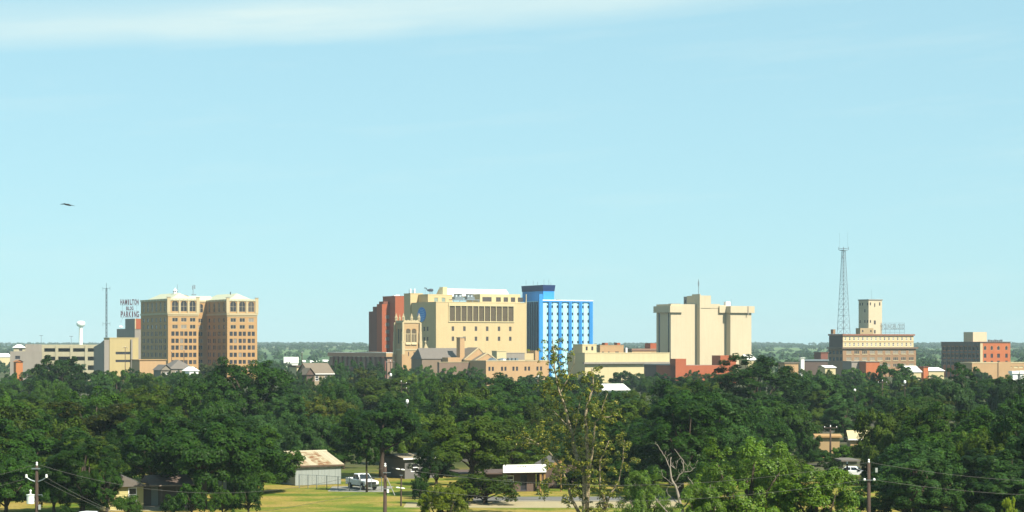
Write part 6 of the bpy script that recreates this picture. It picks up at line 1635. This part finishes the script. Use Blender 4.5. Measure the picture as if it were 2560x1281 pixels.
# ---- the wood that fills the town, tree by tree
ENV = [(0, 938), (40, 932), (70, 908), (90, 893), (150, 886), (200, 902), (240, 908), (280, 926), (340, 908), (380, 927), (420, 930), (470, 928), (500, 897), (540, 889), (600, 896), (640, 902), (690, 893), (740, 938), (790, 942), (830, 918), (860, 903), (900, 914), (960, 916), (990, 912), (1030, 908), (1080, 916), (1140, 923), (1200, 922), (1300, 932), (1400, 932), (1500, 934), (1540, 920), (1580, 920), (1640, 937), (1700, 940), (1760, 922), (1820, 905), (1870, 882), (1920, 888), (1960, 908), (2000, 913), (2060, 917), (2110, 908), (2180, 918), (2230, 908), (2265, 914), (2290, 946), (2350, 938), (2370, 908), (2420, 907), (2460, 922), (2500, 925), (2530, 940), (2600, 940)]
def env(px): return float(np.interp(px, [e[0] for e in ENV], [e[1] for e in ENV]))
KEEP = [  # sight lines to keep open: px0, px1, lowest row to keep, distance
 (395, 500, 926, 690), (738, 835, 936, 630), (1498, 1580, 972, 640), (1350, 1382, 1042, 395), (695, 735, 1030, 400), (2036, 2100, 1122, 312), (2124, 2180, 1100, 348),
 (2104, 2150, 1192, 268), (2255, 2362, 938, 900), (1608, 1760, 930, 900), (36, 60, 915, 850), (2196, 2216, 965, 470), (990, 1022, 975, 430), (2256, 2268, 985, 430), (2130, 2142, 990, 450), (967, 985, 930, 560), (2524, 2560, 936, 800), (1338, 1352, 950, 500), (970, 984, 950, 460), (1012, 1024, 1015, 360), (750, 760, 900, 640), (1462, 1620, 922, 930), (2128, 2200, 914, 985), (1012, 1090, 1150, 268)]
SEG = [(100, 'the white-capped stair tower'), (260, 'the long olive garage'), (350, 'the cream garage block'), (500, "the tan tower's left wing"), (650, "the tan tower's right wing"), (820, 'the fields left of church'), (985, 'the dark red brick tower'), (1060, 'the church tower'), (1200, 'the church roof'), (1320, 'the big cream block'), (1480, 'the blue striped tower'), (1640, 'the low cream building'), (1760, "the beige tower's left half"), (1900, "the beige tower's right half"), (2065, 'the hills on the right'), (2180, 'the lattice antenna tower'), (2300, 'the hotel'), (2400, "the orange block's dark side"), (9999, 'the orange brick face')]
BANDS = [(300, 'in the front row'), (420, 'low in the wood'), (560, 'in the middle wood'), (720, 'high in the wood'), (9999, 'at the wood edge')]
used = set()
tones = ['dark green', 'mid green', 'olive green', 'bluish green', 'brown-tinged', 'mid green', 'dark green', 'olive green', 'dark green', 'bluish green']
kinds = ['rounded', 'oval', 'spreading', 'ragged']
tr_ = random.Random(21)
OCC = np.zeros((520 // 4, 2760 // 4), bool)              # 4 px cells: which canopy is already hidden by nearer trees
def cover(px, top, wpx, d, mark=True):
    bot = HZ + CH * F / d - .1 * (HZ + CH * F / d - top)
    r0, r1 = max(0, int((top - 800) / 4)), min(OCC.shape[0], int((min(bot, 1290) - 800) / 4) + 1)
    c0, c1 = max(0, int((px - wpx * .5 + 80) / 4)), min(OCC.shape[1], int((px + wpx * .5 + 80) / 4) + 1)
    if r1 <= r0 or c1 <= c0: return 0
    yy, xx = np.mgrid[r0:r1, c0:c1]
    e = (((xx * 4 - 80 - px) / (wpx * .46)) ** 2 + ((yy * 4 + 800 - (top + bot) / 2) / ((bot - top) * .5)) ** 2) < 1
    e &= (xx * 4 - 80 > -4) & (xx * 4 - 80 < 2564)
    sub = OCC[r0:r1, c0:c1]
    vis = int((e & ~sub).sum())
    if mark: sub |= e
    return vis * 16
cand = []
def filler(px, d):
    hmax = tr_.uniform(6.5, 12.5)
    wpx = tr_.uniform(9.5, 17) * F / d
    top = HZ + (CH - hmax) * F / d
    lim = max(env(px - wpx * .3), env(px), env(px + wpx * .3))
    if top < lim: top = lim + tr_.uniform(0, 8)
    for a, c, low, dd in KEEP:
        if d < dd and px + wpx * .5 > a and px - wpx * .5 < c and top < low: top = low + 2
    H = ZZ(top, d)
    if H < 3.2 or any(q.inside(GX(px, d), d, 1.2) for q in BLDS): return
    cand.append((d, px, top, min(wpx, H * 1.5 * F / d), None))
def plant():
    for q in TREES: cand.append((q[3], q[0], q[1], q[2], 'hand'))
    keep = []
    for d, px, top, wpx, hand in sorted(cand, key=lambda q: q[0]):
        vis = cover(px, top, wpx, d)
        if not hand and vis > 70: keep.append((vis, d, px, top, wpx))
    keep.sort(reverse=True)
    for vis, d, px, top, wpx in keep[:215]:
        H = ZZ(top, d)
        seg = next(s for e, s in SEG if px < e); band = next(s for e, s in BANDS if d < e)
        for _ in range(60):
            tn, kd = tr_.choice(tones), tr_.choice(kinds)
            if d < 300 and tn == 'brown-tinged': tn = 'dark green'
            sz = 'small' if H < 7 else 'tall' if H > 11 else 'middling'
            lab = '%s %s %s tree %s below %s' % (sz, tn, kd, band, seg)
            if lab not in used: break
        used.add(lab)
        tree(px, top, wpx, d, kd, tn, lab, group='trees of the town wood')
    print('filler trees', len(keep))
OPEN = [(600, 1110, 284), (1110, 1225, 250), (1225, 1425, 264), (1425, 1600, 246), (235, 505, 236), (505, 600, 243), (-200, 235, 226), (1600, 2185, 226), (2185, 2900, 199)]
rows = [204, 216, 228, 240, 254, 268, 286, 310, 340, 375, 410, 450, 490, 535, 585, 640, 700, 765, 830, 890]
for d0 in rows:
    step = 8.6 * F / d0 * (1.25 if d0 > 500 else 1.45 if d0 > 330 else 1.0)
    px = -90 + tr_.uniform(0, step)
    while px < 2650:
        d = d0 + tr_.uniform(-8, 8) * (2 if d0 > 330 else 1)
        if all(not (a <= px < c and d < lim) for a, c, lim in OPEN): filler(px, d)
        px += step * tr_.uniform(.75, 1.25)
plant()
# ---- far woods and hedgerows on the hills, and tree tops beyond downtown
rng = np.random.default_rng(3)
pts = []
for _ in range(520):
    d = rng.uniform(1120, 1500); pts.append((rng.uniform(-.30, .30) * d, d, rng.uniform(3.0, 5.0), rng.uniform(5, 9)))
for _ in range(75):
    d = rng.uniform(1600, 5600); cx = rng.uniform(-.31, .31) * d; sp = rng.uniform(40, 320)
    for _ in range(int(rng.uniform(20, 60))): pts.append((cx + rng.normal() * sp, d + rng.normal() * 25, rng.uniform(3.5, 6), rng.uniform(5, 9)))
for k in range(2300):
    d = rng.uniform(5700, 6500); x = rng.uniform(-.33, .33) * d
    if vnoise(x, 0, 210) + .35 * vnoise(x, 9, 60) > -.3: pts.append((x, d, rng.uniform(5, 9), rng.uniform(6, 11)))
for k in range(420):
    d = rng.uniform(4900, 5300); x = rng.uniform(-.33, .33) * d
    if vnoise(x, 70, 260) > .1: pts.append((x, d, rng.uniform(4, 8), rng.uniform(6, 10)))
vs_ = []
for x, y, r, h in pts:
    n = 90 if y < 1600 else 34
    d_ = rng.normal(size=(n, 3)); d_ /= np.linalg.norm(d_, axis=1, keepdims=True); d_[:, 2] = np.abs(d_[:, 2]) * 1.1 - .25
    pos = np.array([x, y, ground_z(x, y) + h * .42]) + d_ * np.array([r, r, h * .55]) * rng.uniform(.7, 1.1, (n, 1))
    nr = d_ + rng.normal(size=(n, 3)) * .4 + np.array([0, 0, .3]); nr /= np.linalg.norm(nr, axis=1, keepdims=True)
    vs_.append(leaf_quads(pos, nr, np.full(n, r * (.42 if n > 50 else .75)), rng, .8))
fw = link('far_woods', quads_mesh('far_woods', np.concatenate(vs_), leaf_mat('far_wood_leaves', (.030, .070, .018))))
struct(fw, 'stuff'); tag(fw, 'dark far-off woods and hedgerows along the hills on the horizon', 'woods')

# ------------------------------------------------------------------ haze
hz = bpy.data.materials.new('pale_haze'); hz.use_nodes = True
t = hz.node_tree; t.nodes.clear()
vo, ho = t.nodes.new('ShaderNodeVolumePrincipled'), t.nodes.new('ShaderNodeOutputMaterial')
vo.inputs['Color'].default_value = (.58, .74, .80, 1); vo.inputs['Density'].default_value = .000085; vo.inputs['Anisotropy'].default_value = -.12
t.links.new(vo.outputs[0], ho.inputs['Volume'])
ho_ = obj('haze', Geo().box(-4200, 4200, -400, 7500, -45, 96), hz)
struct(ho_, 'stuff')
ho_['label'] = 'thin pale summer haze over the town'
